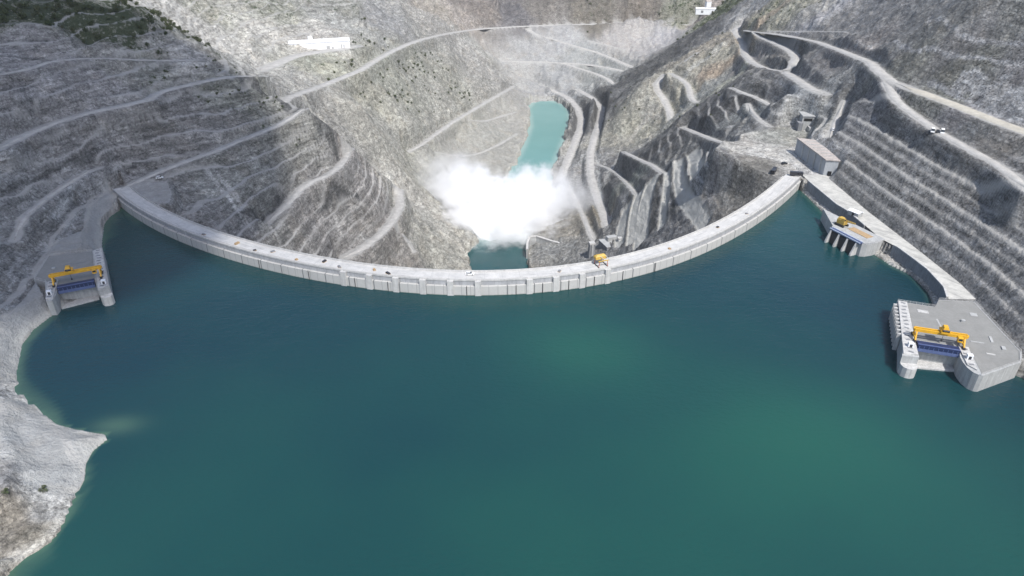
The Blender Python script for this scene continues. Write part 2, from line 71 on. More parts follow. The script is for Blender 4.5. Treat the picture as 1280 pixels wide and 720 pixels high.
COLS=[(145.3,1035.0,0.1,0.1,0.1,0.25),(187.3,1119.1,0.1,0.1,0.1,0.25),(216.7,1112.3,0.1,0.1,0.1,0.25),(265.5,1174.6,0.1,0.1,0.1,0.25),(300.2,1208.7,0.11,0.11,0.11,0.25),(113.8,1011.1,0.13,0.13,0.13,0.2),(204.5,659.5,0.1,0.1,0.105,0.2),(190.5,673.0,0.1,0.1,0.105,0.2),(175.5,669.0,0.11,0.11,0.11,0.15),(217.6,632.7,0.12,0.12,0.12,0.15),(160.5,665.8,0.11,0.11,0.11,0.15),(144.5,678.1,0.12,0.12,0.12,0.15),(129.2,701.0,0.13,0.13,0.13,0.15),(130.5,584.7,0.15,0.15,0.15,0.05),(115.4,614.7,0.15,0.15,0.15,0.05),(101.8,566.3,0.189,0.189,0.189,0.0),(119.8,533.3,0.176,0.176,0.182,0.0),(128.2,530.3,0.176,0.176,0.182,0.0),(134.3,504.5,0.15,0.15,0.15,0.0),(145.6,482.9,0.16,0.16,0.16,0.0),(152.6,457.2,0.17,0.165,0.16,0.0),(160.6,459.6,0.2,0.19,0.17,0.0),(-327.0,512.3,0.2,0.2,0.17,1.0),(-292.2,540.5,0.2,0.2,0.17,1.0),(-342.4,503.2,0.25,0.25,0.23,1.0),(-310.5,518.2,0.2,0.2,0.17,1.0),(-272.4,542.6,0.3,0.29,0.27,0.45),(-282.4,587.4,0.28,0.28,0.26,0.5),(-324.4,465.0,0.27,0.26,0.26,0.03),(-265.9,506.5,0.26,0.26,0.24,0.4),(-255.4,546.9,0.42,0.4,0.37,0.1),(-286.1,460.3,0.26,0.25,0.25,0.0),(-291.8,422.2,0.26,0.25,0.25,0.0),(-269.3,408.4,0.25,0.24,0.235,0.0),(-258.3,349.0,0.23,0.23,0.23,0.0),(-246.1,349.4,0.27,0.275,0.28,0.0),(-253.4,385.6,0.28,0.28,0.285,0.0),(-286.9,497.2,0.27,0.26,0.24,0.12),(-305.1,444.3,0.28,0.27,0.27,0.0),(-240.1,452.2,0.23,0.22,0.21,0.0),(-224.5,488.5,0.24,0.23,0.22,0.1),(-204.2,515.7,0.25,0.25,0.22,0.4),(-187.4,536.5,0.25,0.25,0.22,0.3),(-178.1,450.1,0.24,0.24,0.22,0.15),(-197.4,446.2,0.25,0.25,0.23,0.15),(-186.9,395.8,0.25,0.245,0.24,0.05),(-148.5,497.3,0.27,0.255,0.24,0.02),(-170.2,503.9,0.25,0.245,0.22,0.2),(-141.2,455.2,0.27,0.255,0.245,0.0),(-107.9,518.2,0.3,0.28,0.26,0.02),(-61.9,591.4,0.33,0.32,0.28,0.04),(-103.0,629.0,0.42,0.4,0.36,0.0),(-123.3,550.6,0.3,0.28,0.265,0.0),(-86.9,619.5,0.36,0.35,0.31,0.05),(-306.0,696.2,0.48,0.46,0.42,0.0),(-284.6,702.6,0.48,0.46,0.42,0.03),(-311.4,834.5,0.4,0.39,0.34,0.35),(-330.8,783.0,0.38,0.37,0.32,0.5),(-281.0,814.6,0.44,0.42,0.38,0.05),(-226.9,845.1,0.42,0.4,0.37,0.0),(-295.9,904.8,0.3,0.3,0.26,0.55),(-228.0,995.9,0.28,0.28,0.26,0.5),(-179.0,1013.9,0.28,0.28,0.28,0.05),(-217.3,935.0,0.33,0.33,0.31,0.05),(-212.3,778.1,0.36,0.36,0.29,0.35),(-221.8,664.5,0.38,0.37,0.34,0.05),(-178.2,626.4,0.32,0.31,0.285,0.0),(-150.5,668.4,0.35,0.335,0.29,0.12),(-168.5,766.1,0.34,0.33,0.27,0.3),(-131.6,963.8,0.29,0.29,0.25,0.35),(-155.9,851.5,0.31,0.31,0.26,0.3),(-102.9,993.4,0.32,0.315,0.27,0.2),(-78.0,945.2,0.35,0.34,0.3,0.12),(-33.9,941.7,0.31,0.305,0.275,0.0),(0.0,1040.6,0.33,0.32,0.29,0.0),(-62.0,846.1,0.32,0.31,0.28,0.0),(-86.0,775.4,0.36,0.35,0.31,0.04),(-131.3,725.6,0.36,0.35,0.31,0.05),(-107.7,726.1,0.33,0.32,0.26,0.05),(-56.3,1250.8,0.33,0.325,0.3,0.03),(-81.5,1214.7,0.34,0.33,0.31,0.08),(91.6,1364.9,0.34,0.34,0.345,0.0),(213.7,1364.5,0.36,0.34,0.33,0.0),(244.8,1371.0,0.4,0.38,0.37,0.0),(0.0,1282.7,0.36,0.355,0.345,0.0),(87.4,1265.3,0.3,0.305,0.31,0.0),(146.1,1276.4,0.29,0.3,0.29,0.03),(45.3,1339.1,0.33,0.33,0.33,0.0),(120.4,1329.8,0.3,0.31,0.31,0.0),(286.5,1351.4,0.36,0.35,0.36,0.0),(-133.2,1279.3,0.33,0.295,0.25,0.1),(-93.1,1298.3,0.34,0.3,0.27,0.02),(-61.2,1398.2,0.216,0.187,0.166,0.1),(0.0,1404.5,0.151,0.144,0.151,0.15),(62.6,1427.5,0.187,0.169,0.151,0.15),(156.5,1426.4,0.173,0.155,0.13,0.35),(249.4,1422.5,0.194,0.166,0.137,0.3),(321.8,1390.8,0.25,0.25,0.2,0.6),(358.4,1357.2,0.36,0.3,0.26,0.05),(380.0,1287.3,0.25,0.27,0.2,0.9),(350.4,1101.1,0.3,0.3,0.3,0.1),(339.5,965.0,0.32,0.31,0.24,0.6),(342.6,893.5,0.33,0.32,0.26,0.5),(327.4,821.8,0.33,0.32,0.3,0.25),(339.8,791.8,0.36,0.35,0.36,0.02),(322.1,953.2,0.36,0.28,0.2,0.1),(242.2,1120.1,0.15,0.155,0.15,0.25),(158.5,1046.8,0.16,0.16,0.16,0.15),(198.7,1078.9,0.15,0.155,0.15,0.2),(290.7,1136.5,0.16,0.16,0.16,0.2),(126.6,1023.6,0.17,0.17,0.17,0.15),(274.8,934.1,0.3,0.285,0.23,0.3),(234.8,930.0,0.36,0.34,0.28,0.12),(215.9,904.3,0.36,0.34,0.27,0.12),(171.7,905.5,0.32,0.31,0.25,0.15),(192.4,912.6,0.33,0.32,0.28,0.2),(257.7,900.5,0.36,0.28,0.2,0.15),(288.4,969.8,0.31,0.28,0.23,0.3),(139.6,892.4,0.28,0.27,0.23,0.15),(235.9,843.9,0.33,0.33,0.3,0.1),(255.6,781.5,0.33,0.33,0.27,0.25),(202.0,663.3,0.14,0.14,0.145,0.2),(214.1,657.4,0.15,0.15,0.15,0.2),(183.6,673.5,0.15,0.15,0.15,0.15),(154.0,669.8,0.16,0.16,0.16,0.1),(167.4,664.8,0.16,0.16,0.16,0.1),(214.6,607.2,0.19,0.2,0.2,0.05),(233.9,612.3,0.21,0.21,0.215,0.03),(286.7,817.3,0.21,0.2,0.2,0.05),(278.3,756.7,0.2,0.19,0.18,0.05),(214.9,544.4,0.2,0.2,0.2,0.05),(188.1,484.2,0.42,0.41,0.39,0.0),(169.9,499.8,0.4,0.38,0.35,0.0),(194.7,460.7,0.44,0.43,0.42,0.0),(216.8,525.5,0.3,0.3,0.27,0.02),(154.6,478.0,0.203,0.198,0.203,0.05),(168.1,470.1,0.25,0.235,0.21,0.03),(141.5,513.6,0.189,0.189,0.189,0.03),(129.0,478.3,0.176,0.176,0.182,0.02),(141.5,463.5,0.182,0.182,0.189,0.0),(108.0,612.5,0.25,0.25,0.25,0.02),(81.8,641.4,0.26,0.23,0.18,0.03),(65.8,638.0,0.27,0.25,0.21,0.0),(40.1,613.0,0.26,0.26,0.25,0.0),(81.4,825.0,0.3,0.29,0.28,0.0),(68.6,948.2,0.36,0.35,0.32,0.0),(117.4,795.9,0.19,0.19,0.195,0.04),(121.6,653.5,0.2,0.21,0.19,0.2),(94.8,862.2,0.27,0.27,0.265,0.0),(318.3,625.3,0.21,0.21,0.215,0.02),(348.0,753.0,0.23,0.23,0.235,0.0),(293.0,467.6,0.185,0.18,0.18,0.03),(327.7,585.6,0.22,0.22,0.22,0.03),(308.6,459.8,0.19,0.19,0.18,0.03),(279.2,434.4,0.19,0.19,0.17,0.08),(276.7,476.8,0.19,0.19,0.17,0.08),(284.1,412.6,0.26,0.25,0.26,0.0),(286.9,395.6,0.25,0.24,0.25,0.0),(248.5,461.3,0.18,0.18,0.19,0.0),(252.4,373.5,0.19,0.19,0.19,0.0),(235.2,375.3,0.185,0.185,0.19,0.0),(226.5,300.2,0.185,0.185,0.19,0.0),(283.3,596.1,0.2,0.19,0.19,0.03),(262.2,517.7,0.19,0.19,0.19,0.05),(234.6,551.9,0.27,0.275,0.275,0.0),(220.8,385.8,0.19,0.188,0.185,0.0),(255.2,342.5,0.19,0.18,0.17,0.06),(240.6,318.3,0.18,0.18,0.185,0.0),(-163.5,177.0,0.56,0.56,0.54,0.0),(-148.1,163.6,0.54,0.54,0.52,0.0),(-176.3,188.9,0.52,0.52,0.5,0.0),(-170.8,192.6,0.56,0.56,0.54,0.0),(-152.0,178.4,0.55,0.55,0.53,0.0),(-146.6,154.6,0.36,0.353,0.338,0.0),(-180.8,192.0,0.4,0.4,0.4,0.0),(-169.4,173.2,0.22,0.22,0.22,0.0),(-148.1,146.6,0.288,0.252,0.202,0.05),(-146.5,135.6,0.288,0.259,0.216,0.04),(-153.5,147.1,0.288,0.252,0.202,0.03),(-143.5,145.6,0.302,0.274,0.223,0.02),(-210.0,231.2,0.26,0.26,0.26,0.0),(-163.8,160.8,0.22,0.22,0.23,0.0)]
RIVER=[(-28,335),(-42.5,579.6),(-44.0,606.4),(-33.6,646.5),(-42.3,686.7),(-36.9,726.3),(-17.6,780.0),(-8.2,828.8),(5.5,895.7),(17.5,964.6),(27.5,1051.5),(27.4,1104.6),(25.7,1152.5),(33.4,1188.3),(49.3,1206.8),(70.4,1204.2),(88.4,1177.9),(96.5,1137.8),(96.6,1086.4),(85.3,1018.4),(71.0,946.6),(61.3,895.7),(51.6,834.5),(43.0,780.0),(25.8,726.3),(17.4,676.3),(14.8,627.8),(17.3,592.8),(14,335)]
SHORE_L=[(-243.8,392.0),(-244.8,382.2),(-242.7,370.6),(-232.4,348.9),(-217.3,319.9),(-207.1,286.6),(-212.4,275.5),(-214.6,266.3),(-215.6,257.0),(-213.6,245.6),(-207.6,233.8),(-202.0,222.8),(-195.5,212.5),(-184.8,205.1),(-176.5,199.1),(-168.9,193.7),(-159.8,190.7),(-152.1,188.9),(-147.6,188.1),(-145.5,185.2),(-147.5,179.1),(-146.6,173.2),(-143.1,165.8),(-141.9,158.8),(-140.8,152.1),(-139.2,145.8),(-139.1,141.3),(-142.0,136.9),(-144.7,133.5),(-145.8,129.7)]
SHORE_R=[(191.3,420.9),(191.6,392.0),(192.8,365.0),(195.2,343.8),(197.4,329.2),(199.9,319.0),(205.2,307.6),(205.4,298.5),(204.8,289.7),(200.3,275.5),(199.0,251.8),(198.8,228.2),(206.9,222.8)]


# ------------------------------------------------------------------ helpers
def tag(o, label=None, cat=None, group=None, kind=None):
    if label: o["label"] = label
    if cat: o["category"] = cat
    if group: o["group"] = group
    if kind: o["kind"] = kind
    return o

def empty(name, loc=(0, 0, 0), rz=0.0):
    o = bpy.data.objects.new(name, None)
    o.location = loc
    o.rotation_euler = (0, 0, rz)
    o.empty_display_size = 1
    COL.objects.link(o)
    return o

def copy_tree(o, parent=None):
    c = o.copy()
    COL.objects.link(c)
    if parent is not None:
        c.parent = parent
    for ch in list(o.children):
        copy_tree(ch, c)
    return c

class MB:
    """collects shapes into one mesh"""
    def __init__(s):
        s.v, s.f = [], []
    def add(s, vs_, fs):
        n = len(s.v)
        s.v += [tuple(p) for p in vs_]
        s.f += [tuple(i + n for i in f) for f in fs]
        return s
    def box(s, x0, x1, y0, y1, z0, z1, rz=0.0, c=None, top=1.0):
        cx, cy_ = (x0 + x1) / 2, (y0 + y1) / 2
        if c is None: c = (cx, cy_)
        vs_ = []
        for z, k in ((z0, 1.0), (z1, top)):
            for x, y in ((x0, y0), (x1, y0), (x1, y1), (x0, y1)):
                x, y = cx + (x - cx) * k, cy_ + (y - cy_) * k
                dx, dy = x - c[0], y - c[1]
                vs_.append((c[0] + dx * math.cos(rz) - dy * math.sin(rz), c[1] + dx * math.sin(rz) + dy * math.cos(rz), z))
        return s.add(vs_, [(3, 2, 1, 0), (4, 5, 6, 7), (0, 1, 5, 4), (1, 2, 6, 5), (2, 3, 7, 6), (3, 0, 4, 7)])
    def prism(s, poly, z0, z1, poly1=None):
        n = len(poly)
        a = sum(poly[i][0] * poly[(i + 1) % n][1] - poly[(i + 1) % n][0] * poly[i][1] for i in range(n))
        poly1 = poly1 or poly
        if a < 0: poly, poly1 = poly[::-1], poly1[::-1]
        vs_ = [(x, y, z0) for x, y in poly] + [(x, y, z1) for x, y in poly1]
        fs = [tuple(range(n))[::-1], tuple(range(n, 2 * n))]
        fs += [(i, (i + 1) % n, n + (i + 1) % n, n + i) for i in range(n)]
        return s.add(vs_, fs)
    def bar(s, p, q, w, h=None):
        h = h or w
        p, q = Vector(p), Vector(q)
        d = (q - p).normalized()
        u = Vector((0, 0, 1)).cross(d)
        if u.length < 1e-3: u = Vector((1, 0, 0))
        u.normalize()
        v = d.cross(u)
        vs_ = []
        for b in (p, q):
            for a, c in ((-1, -1), (1, -1), (1, 1), (-1, 1)):
                vs_.append(b + u * a * w / 2 + v * c * h / 2)
        return s.add(vs_, [(3, 2, 1, 0), (4, 5, 6, 7), (0, 1, 5, 4), (1, 2, 6, 5), (2, 3, 7, 6), (3, 0, 4, 7)])
    def cyl(s, p, q, r, n=10):
        p, q = Vector(p), Vector(q)
        d = (q - p).normalized()
        u = d.orthogonal().normalized()
        v = d.cross(u)
        vs_ = []
        for b in (p, q):
            for k in range(n):
                a = 2 * math.pi * k / n
                vs_.append(b + u * r * math.cos(a) + v * r * math.sin(a))
        return s.add(vs_, [tuple(range(n))[::-1], tuple(range(n, 2 * n))] + [(i, (i + 1) % n, n + (i + 1) % n, n + i) for i in range(n)])
    def build(s, name, mat, parent=None, smooth=False, bevel=0.0):
        me = bpy.data.meshes.new(name)
        me.from_pydata([tuple(p) for p in s.v], [], s.f)
        me.validate()
        if smooth:
            me.polygons.foreach_set("use_smooth", [True] * len(me.polygons))
        me.materials.append(mat)
        o = bpy.data.objects.new(name, me)
        COL.objects.link(o)
        if parent is not None: o.parent = parent
        if bevel:
            m = o.modifiers.new("bevel", 'BEVEL'); m.width = bevel; m.segments = 1
        return o

# ------------------------------------------------------------------ numpy noise
def _hash(ix, iy, seed):
    h = (ix.astype(np.int64) * 374761393 + iy.astype(np.int64) * 668265263 + seed * 974634777) & 0xFFFFFFFF
    h = ((h ^ (h >> 13)) * 1274126177) & 0xFFFFFFFF
    return ((h ^ (h >> 16)) & 0xFFFF).astype(np.float32) / 65535.0

def vnoise(x, y, seed=0):
    ix, iy = np.floor(x), np.floor(y)
    fx, fy = (x - ix), (y - iy)
    fx = fx * fx * fx * (fx * (fx * 6 - 15) + 10); fy = fy * fy * fy * (fy * (fy * 6 - 15) + 10)
    a, b = _hash(ix, iy, seed), _hash(ix + 1, iy, seed)
    c, d = _hash(ix, iy + 1, seed), _hash(ix + 1, iy + 1, seed)
    return (a + (b - a) * fx + (c - a) * fy + (a - b - c + d) * fx * fy) * 2 - 1

def fbm(x, y, scale, octv=4, seed=0, gain=0.5, ridged=False):
    s, amp, tot = 0.0, 1.0, 0.0
    c, sn = math.cos(0.6), math.sin(0.6)
    x, y = x / scale, y / scale
    for k in range(octv):
        n = vnoise(x + 17.3 * k, y - 9.1 * k, seed + k)
        if ridged: n = 1 - 2 * np.abs(n)
        s = s + amp * n; tot += amp; amp *= gain
        x, y = (x * c - y * sn) * 2.03, (x * sn + y * c) * 2.03
    return s / tot

def sstep(a, b, x):
    t = np.clip((x - a) / (b - a), 0, 1)
    return t * t * (3 - 2 * t)

# ------------------------------------------------------------------ the dam's curve (measured plan of the crest)
_dx = np.array([-245.7, -229, -204.4, -178.3, -155.5, -124.4, -97.2, -80, -57.3, -31.3, -7.8, 8.6, 23.7, 40.1, 65.8, 84, 104.8, 128.3, 155.3, 182, 189.7])
_dy = np.array([396.5, 379.5, 359.5, 340.8, 327.3, 310.5, 300.9, 296, 291.3, 288, 287.4, 288.6, 291.3, 296.4, 307, 317, 332, 353.1, 380.6, 414.1, 424.5])
ARC = np.polyfit(_dx / 200, _dy, 5)
ax_ = np.linspace(-262, 196, 1200)
ay_ = np.polyval(ARC, ax_ / 200)
_ds = np.hypot(np.diff(ax_), np.diff(ay_))
_s = np.r_[0, np.cumsum(_ds)]
ARC_L = float(_s[-1])
def arc(s):
    """point and outward (downstream) normal at arc length s"""
    x = np.interp(s, _s, ax_); y = np.interp(s, _s, ay_)
    d = np.polyval(np.polyder(ARC), x / 200) / 200
    n = np.array([-d, 1.0]) / math.sqrt(1 + d * d)
    return float(x), float(y), float(n[0]), float(n[1])
def arc_s_at_x(x):
    return float(np.interp(x, ax_, _s))

# ------------------------------------------------------------------ terrain height
CT = np.array(CTL, dtype=np.float64)
def _solve():
    n = len(CT)
    r = np.hypot(CT[:, None, 0] - CT[None, :, 0], CT[:, None, 1] - CT[None, :, 1])
    M = np.zeros((n + 3, n + 3)); M[:n, :n] = -r + np.eye(n) * 2.0
    M[:n, n] = 1; M[:n, n + 1] = CT[:, 0] / 500; M[:n, n + 2] = CT[:, 1] / 500; M[n:, :n] = M[:n, n:].T
    return np.linalg.solve(M, np.r_[CT[:, 2], 0, 0, 0])
WT = _solve()
def base(x, y):
    out = np.empty(len(x), np.float32)
    cx, cyy, w = CT[:, 0].astype(np.float32), CT[:, 1].astype(np.float32), WT.astype(np.float32)
    for i in range(0, len(x), 60000):
        a, b = x[i:i + 60000].astype(np.float32), y[i:i + 60000].astype(np.float32)
        r = np.sqrt((a[:, None] - cx) ** 2 + (b[:, None] - cyy) ** 2)
        out[i:i + 60000] = -(r @ w[:-3]) + w[-3] + a / 500 * w[-2] + b / 500 * w[-1]
    return out

def dist_poly(x, y, pts, closed=False):
    """distance to a polyline, and the height on it when pts carry z"""
    pts = [tuple(p) for p in pts]
    if closed: pts = pts + [pts[0]]
    P_ = np.array(pts, dtype=np.float32)
    best = np.full(len(x), 1e9, np.float32); zz = np.zeros(len(x), np.float32)
    for a, b in zip(P_[:-1], P_[1:]):
        d = b[:2] - a[:2]; L2 = float(d @ d) + 1e-6
        t = np.clip(((x - a[0]) * d[0] + (y - a[1]) * d[1]) / L2, 0, 1)
        q = np.hypot(x - a[0] - t * d[0], y - a[1] - t * d[1])
        m = q < best
        best[m] = q[m]
        if P_.shape[1] > 2: zz[m] = (a[2] + t * (b[2] - a[2]))[m]
    return best, zz

def inside(x, y, poly):
    r = np.zeros(len(x), bool)
    n = len(poly)
    for i in range(n):
        x0, y0 = poly[i]; x1, y1 = poly[(i + 1) % n]
        if y0 == y1: continue
        c = ((y0 > y) != (y1 > y)) & (x < (x1 - x0) * (y - y0) / (y1 - y0) + x0)
        r ^= c
    return r

# right bank profile: toe of the cut along Y, then benches by distance from the toe
XR_Y = [0, 180, 230, 286, 320, 372, 432, 480, 520]
XR_X = [212, 212, 212, 216.2, 214.5, 210.7, 209, 205, 200]
WL_Y = [150, 271, 282, 298.7, 310, 323.7, 336.4, 371.6, 382.4, 424, 440]
WL_X = [201, 201.5, 205.8, 207.3, 206.3, 204.6, 200.1, 198.5, 195.9, 193.4, 193]
PROF_D = [0, 3.4, 4.6, 7.9, 10.5, 13.6, 14.8, 17.7, 20.2, 23.2, 24.4, 27.3, 29.9, 37.2, 41, 50, 58, 67, 100, 130, 190, 300, 600]
PROF_Z = [7, 12.8, 13.0, 18.8, 19.0, 23.6, 23.8, 28.2, 28.5, 33.0, 33.2, 37.6, 37.9, 48.3, 48.6, 53, 59, 60.5, 92, 124, 185, 290, 480]

RES = [(-262, 398)] + [tuple(p) for p in SHORE_L] + [(-150, 60), (-210, -120), (215, -120), (214, 120), (213, 200)] + [tuple(p) for p in SHORE_R][::-1]
_aa = [(float(ax_[i]), float(ay_[i]) + 3.0) for i in range(0, 1200, 12)]
RES = [p for p in RES if p[0] > -260.0 or p[1] < 390] + [p for p in _aa[::-1] if -250 < p[0] < 192]

def terrain(x, y, detail=True):
    x = x.astype(np.float32); y = y.astype(np.float32)
    z = base(x, y)
    att = {}
    # right bank
    wig = fbm(x * 0.3, y, 60, 2, 91) * 1.8 + fbm(x, y, 9, 3, 95) * 1.0
    xr = np.interp(y, XR_Y, XR_X).astype(np.float32)
    xw = np.interp(y, WL_Y, WL_X).astype(np.float32)
    d = x - xr
    pz = np.interp(d + wig * sstep(3, 14, d), PROF_D, PROF_Z).astype(np.float32)
    pz = np.where(d < 0, 6.7, pz)
    pz = np.where(x < xw + 0.4, 1.6 - (xw - x) * 0.22 + fbm(x, y, 5, 3, 44) * 0.5, pz)
    mr = sstep(505, 455, y) * sstep(184, 192, x)
    z = z * (1 - mr) + pz * mr
    att['right'] = mr * sstep(2, 8, d)
    bf = np.zeros(len(x), np.float32)
    dd = d + wig * sstep(3, 14, d)
    for a_, b_ in ((7.6, 10.3), (17.3, 20.0), (27.0, 29.7), (37.1, 40.6)):
        bf = np.maximum(bf, sstep(a_ - .5, a_ + .2, dd) * sstep(b_ + .3, b_ - .5, dd))
    for a_, b_ in ((3.3, 4.7), (13.5, 14.9), (23.1, 24.5)):
        bf = np.maximum(bf, 0.6 * sstep(a_ - .4, a_ + .1, dd) * sstep(b_ + .3, b_ - .2, dd))
    att['bench'] = np.maximum(bf * mr * 0.8, 0)
    # road proximity
    rd = np.full(len(x), 1e9, np.float32)
    carve = np.zeros(len(x), np.float32); zr = np.zeros(len(x), np.float32)
    chute = np.zeros(len(x), np.float32)
    r_ = np.hypot(x, y)
    for kind, wdt, pts in ROADS:
        P_ = np.array(pts)
        m = (x > P_[:, 0].min() - 40) & (x < P_[:, 0].max() + 40) & (y > P_[:, 1].min() - 40) & (y < P_[:, 1].max() + 40)
        if not m.any(): continue
        q, zq = dist_poly(x[m], y[m], pts)
        h = wdt / 2
        if kind == 'chute':
            c = sstep(h + 1.5, h - 1.0, q)
            chute[m] = np.maximum(chute[m], c)
            continue
        w = sstep(h * 1.0 + max(6, h * 1.6), h + 1.2, q)
        idx = np.where(m)[0]
        better = w > carve[idx]
        carve[idx[better]] = w[better]; zr[idx[better]] = zq[better]
        rd[idx] = np.minimum(rd[idx], q - h)
    att['chute'] = chute
    # platforms near the dam and the intakes keep smooth ground
    flat = np.zeros(len(x), np.float32)
    pl2 = [(-258, 402), (-252, 414), (-238, 423), (-226, 422), (-214, 402), (-209, 386), (-232, 384)]
    ins = inside(x, y, pl2); q, _ = dist_poly(x, y, pl2, True)
    flat = np.maximum(flat, np.where(ins, 1.0, sstep(5, 0, q)))
    pl = [(165, 512), (150, 488), (168, 440), (180, 425), (200, 425), (214, 432), (210, 480), (236, 535), (225, 545), (190, 515)]
    ins = inside(x, y, pl); q, _ = dist_poly(x, y, pl, True)
    flat = np.maximum(flat, np.where(ins, 1.0, sstep(6, 0, q)))
    z = z * (1 - flat) + (7.0 + sstep(500, 535, y) * 1.8) * flat
    q1 = dist_poly(x, y, APRON1, True)[0]; q2_ = dist_poly(x, y, APRON2, True)[0]
    shot = np.maximum(np.where(inside(x, y, APRON1), 1.0, sstep(2.0, 0, q1)), np.where(inside(x, y, APRON2), 1.0, sstep(2.0, 0, q2_)))
    edge = np.maximum(sstep(1.6, 0.4, q1) * (z > 3), sstep(1.4, 0.4, q2_) * (z > 5))
    att['shot'] = shot
    snd = np.where(inside(x, y, SANDBAR), 1.0, sstep(4, 0, dist_poly(x, y, SANDBAR, True)[0])).astype(np.float32)
    in2 = inside(x, y, APRON2); in1 = inside(x, y, APRON1)
    zap = np.clip(dist_poly(x, y, SHORE_L)[0] * 0.85, 0, 7.2)
    z = np.where(in2 | in1, np.maximum(z * 0.3 + zap * 0.7, zap), z)
    att['sand'] = snd
    dmp = sstep(1215, 1245, y) * sstep(-130, -60, x) * sstep(420, 330, x) * sstep(-44, -52, z)
    spl = sstep(740, 770, y) * sstep(-130, -112, x + (y - 768) * -0.28) * sstep(-84, -112, z + 14 * fbm(x, y, 40, 3, 41)) * (x < 60)
    att['scree'] = np.clip(dmp + spl, 0, 1)
    calm = np.clip(np.maximum(flat, np.maximum(carve, chute * 0.4)), 0, 1)
    # excavation terraces on the cut slopes
    if detail:
        far = np.clip(r_ / 600, 0.6, 2.2)
        cut = sstep(-85, -110, x) * sstep(640, 590, y) * sstep(-125, -105, z) * (1 - sstep(-40, 0, x + 110 + (y - 470) * 1.0) * 0) + sstep(120, 150, x) * (y > 470) * sstep(720, 640, y) * sstep(38, 26, z) + 0.8 * sstep(-205, -225, x) * sstep(640, 670, y) * sstep(18, 26, z)
        cut = np.clip(cut, 0, 1) * (1 - mr) * (1 - calm) * (1 - shot)
        att['cut'] = cut
        per = 8.4
        ph = (z + 1.2 * fbm(x, y, 40, 3, 5) * per * 0.45) / per
        f = ph - np.floor(ph)
        st = np.floor(ph) + np.clip((f - 0.3) / 0.7, 0, 1)
        z = z + cut * 0.95 * (st - ph) * per
        att['bench'] = np.maximum(att['bench'], cut * sstep(0.27, 0.2, f) * 0.9 * sstep(-0.55, -0.1, fbm(x, y, 50, 2, 66)))
        # gullies: ribs running down the natural slopes
        nat = (1 - calm) * (1 - mr) * sstep(-150, -138, z) * sstep(430, 520, y)
        rib = fbm(x + 30 * fbm(x, y, 120, 2, 31), y * 0.55, 34, 4, 21, ridged=True)
        z = z + nat * rib * 3.4 * far * np.where((x > 60) & (y < 720), 1.25, 1.0)
        # rock noise
        rdz = mr * sstep(2.0, 0.0, d) * (x > xw)
        rough = (1 - calm) * (1 - 0.93 * shot) * (1 - 0.8 * snd) * (1 - 0.65 * att['scree']) * (1 - rdz) * (1 - 0.68 * cut)
        n1 = fbm(x, y, 26, 5, 1, 0.55)
        n2 = fbm(x, y, 7.5, 4, 2, 0.6, ridged=True)
        n3 = fbm(x + 9 * vnoise(x / 30, y / 30, 15), y, 15, 3, 4, 0.55, ridged=True)
        z = z + rough * (n1 * 3.2 * far * (1 - 0.86 * mr) + n3 * 1.7 * np.minimum(far, 1.6) * (1 - 0.8 * mr) + n2 * 0.95 * np.minimum(far, 1.4) * (1 - 0.35 * mr))
        z = z + rough * fbm(x, y, 2.4, 2, 3, 0.5, ridged=True) * 0.42
        # rock ribs between the shotcrete chutes below the right abutment
        ra = sstep(70, 95, x) * sstep(170, 150, x) * sstep(440, 470, y) * sstep(640, 590, y) * (1 - calm)
        rr = fbm(x * 1.0 + y * 0.12, y * 0.13, 9, 3, 61, ridged=True)
        z = z + ra * rr * 3.4 + ra * fbm(x + y * .3, y * 0.3, 3.5, 2, 62, ridged=True) * 1.6 - chute * 2.2
        # boulders at the lower left
        bl = sstep(-140, -152, x) * sstep(176, 160, y)
        z = z + bl * fbm(x, y, 5, 4, 71, 0.6, ridged=True) * 1.6
    zs = z * (1 - carve) + zr * carve
    z = zs
    att['road'] = np.maximum(sstep(1.6, -0.2, rd + fbm(x, y, 6, 2, 8) * 1.2), edge * 0.8)
    att['road'] = np.maximum(att['road'], 0.75 * np.where(inside(x, y, pl2), 1.0, 0.0))
    # dam footprint
    ad = y - np.polyval(ARC, x / 200)
    m = (x > -256) & (x < 196) & (ad > -2) & (ad < 15)
    z = np.where(m & (z > 6.3), 6.3, z)
    # water
    near = y < 460
    ins = np.zeros(len(x), bool); q = np.full(len(x), 1e9, np.float32)
    ins[near] = inside(x[near], y[near], RES)
    q[near] = dist_poly(x[near], y[near], RES, True)[0]
    jag = fbm(x, y, 6, 3, 77) * 1.6
    front = ad < -1.0
    bank = front | (x < -250) | (x > 190)
    zin = -0.25 - np.maximum(q + jag, 0) * 0.32
    zin = np.where(x > 150, -0.25 - np.maximum(q, 0) * 1.2, zin)
    zout = 0.3 + np.clip(q + jag, 0, 8) * 0.42
    z = np.where(ins & near, np.minimum(z, zin), z)
    z = np.where((~ins) & near & bank & (q < 60) & (x < 150), np.maximum(z, zout), z)
    att['depth'] = np.where(ins, q, 0)
    att['berm'] = mr * (x < xw + 0.6) * (z > -0.3) * (y > 268)
    att['shore'] = np.where((~ins) & near & bank, q, 99)
    fr = (y > 325) & (y < 1300)
    i2 = np.zeros(len(x), bool); q2 = np.full(len(x), 1e9, np.float32)
    wxr = x + fbm(x, y, 18, 3, 51) * 6; wyr = y + fbm(x, y, 18, 3, 52) * 9
    i2[fr] = inside(wxr[fr], wyr[fr], RIVER)
    q2[fr] = dist_poly(wxr[fr], wyr[fr], RIVER, True)[0]
    z = np.where(i2, np.minimum(z, -145.5 - np.minimum(q2, 20) * 0.3), z)
    z = np.where((~i2) & fr & (q2 < 300), np.maximum(z, -144.6 + np.clip(q2, 0, 6) * 0.35 + jag * 0.2), z)
    att['bank'] = np.where(~i2, sstep(5, 1, q2), 0)
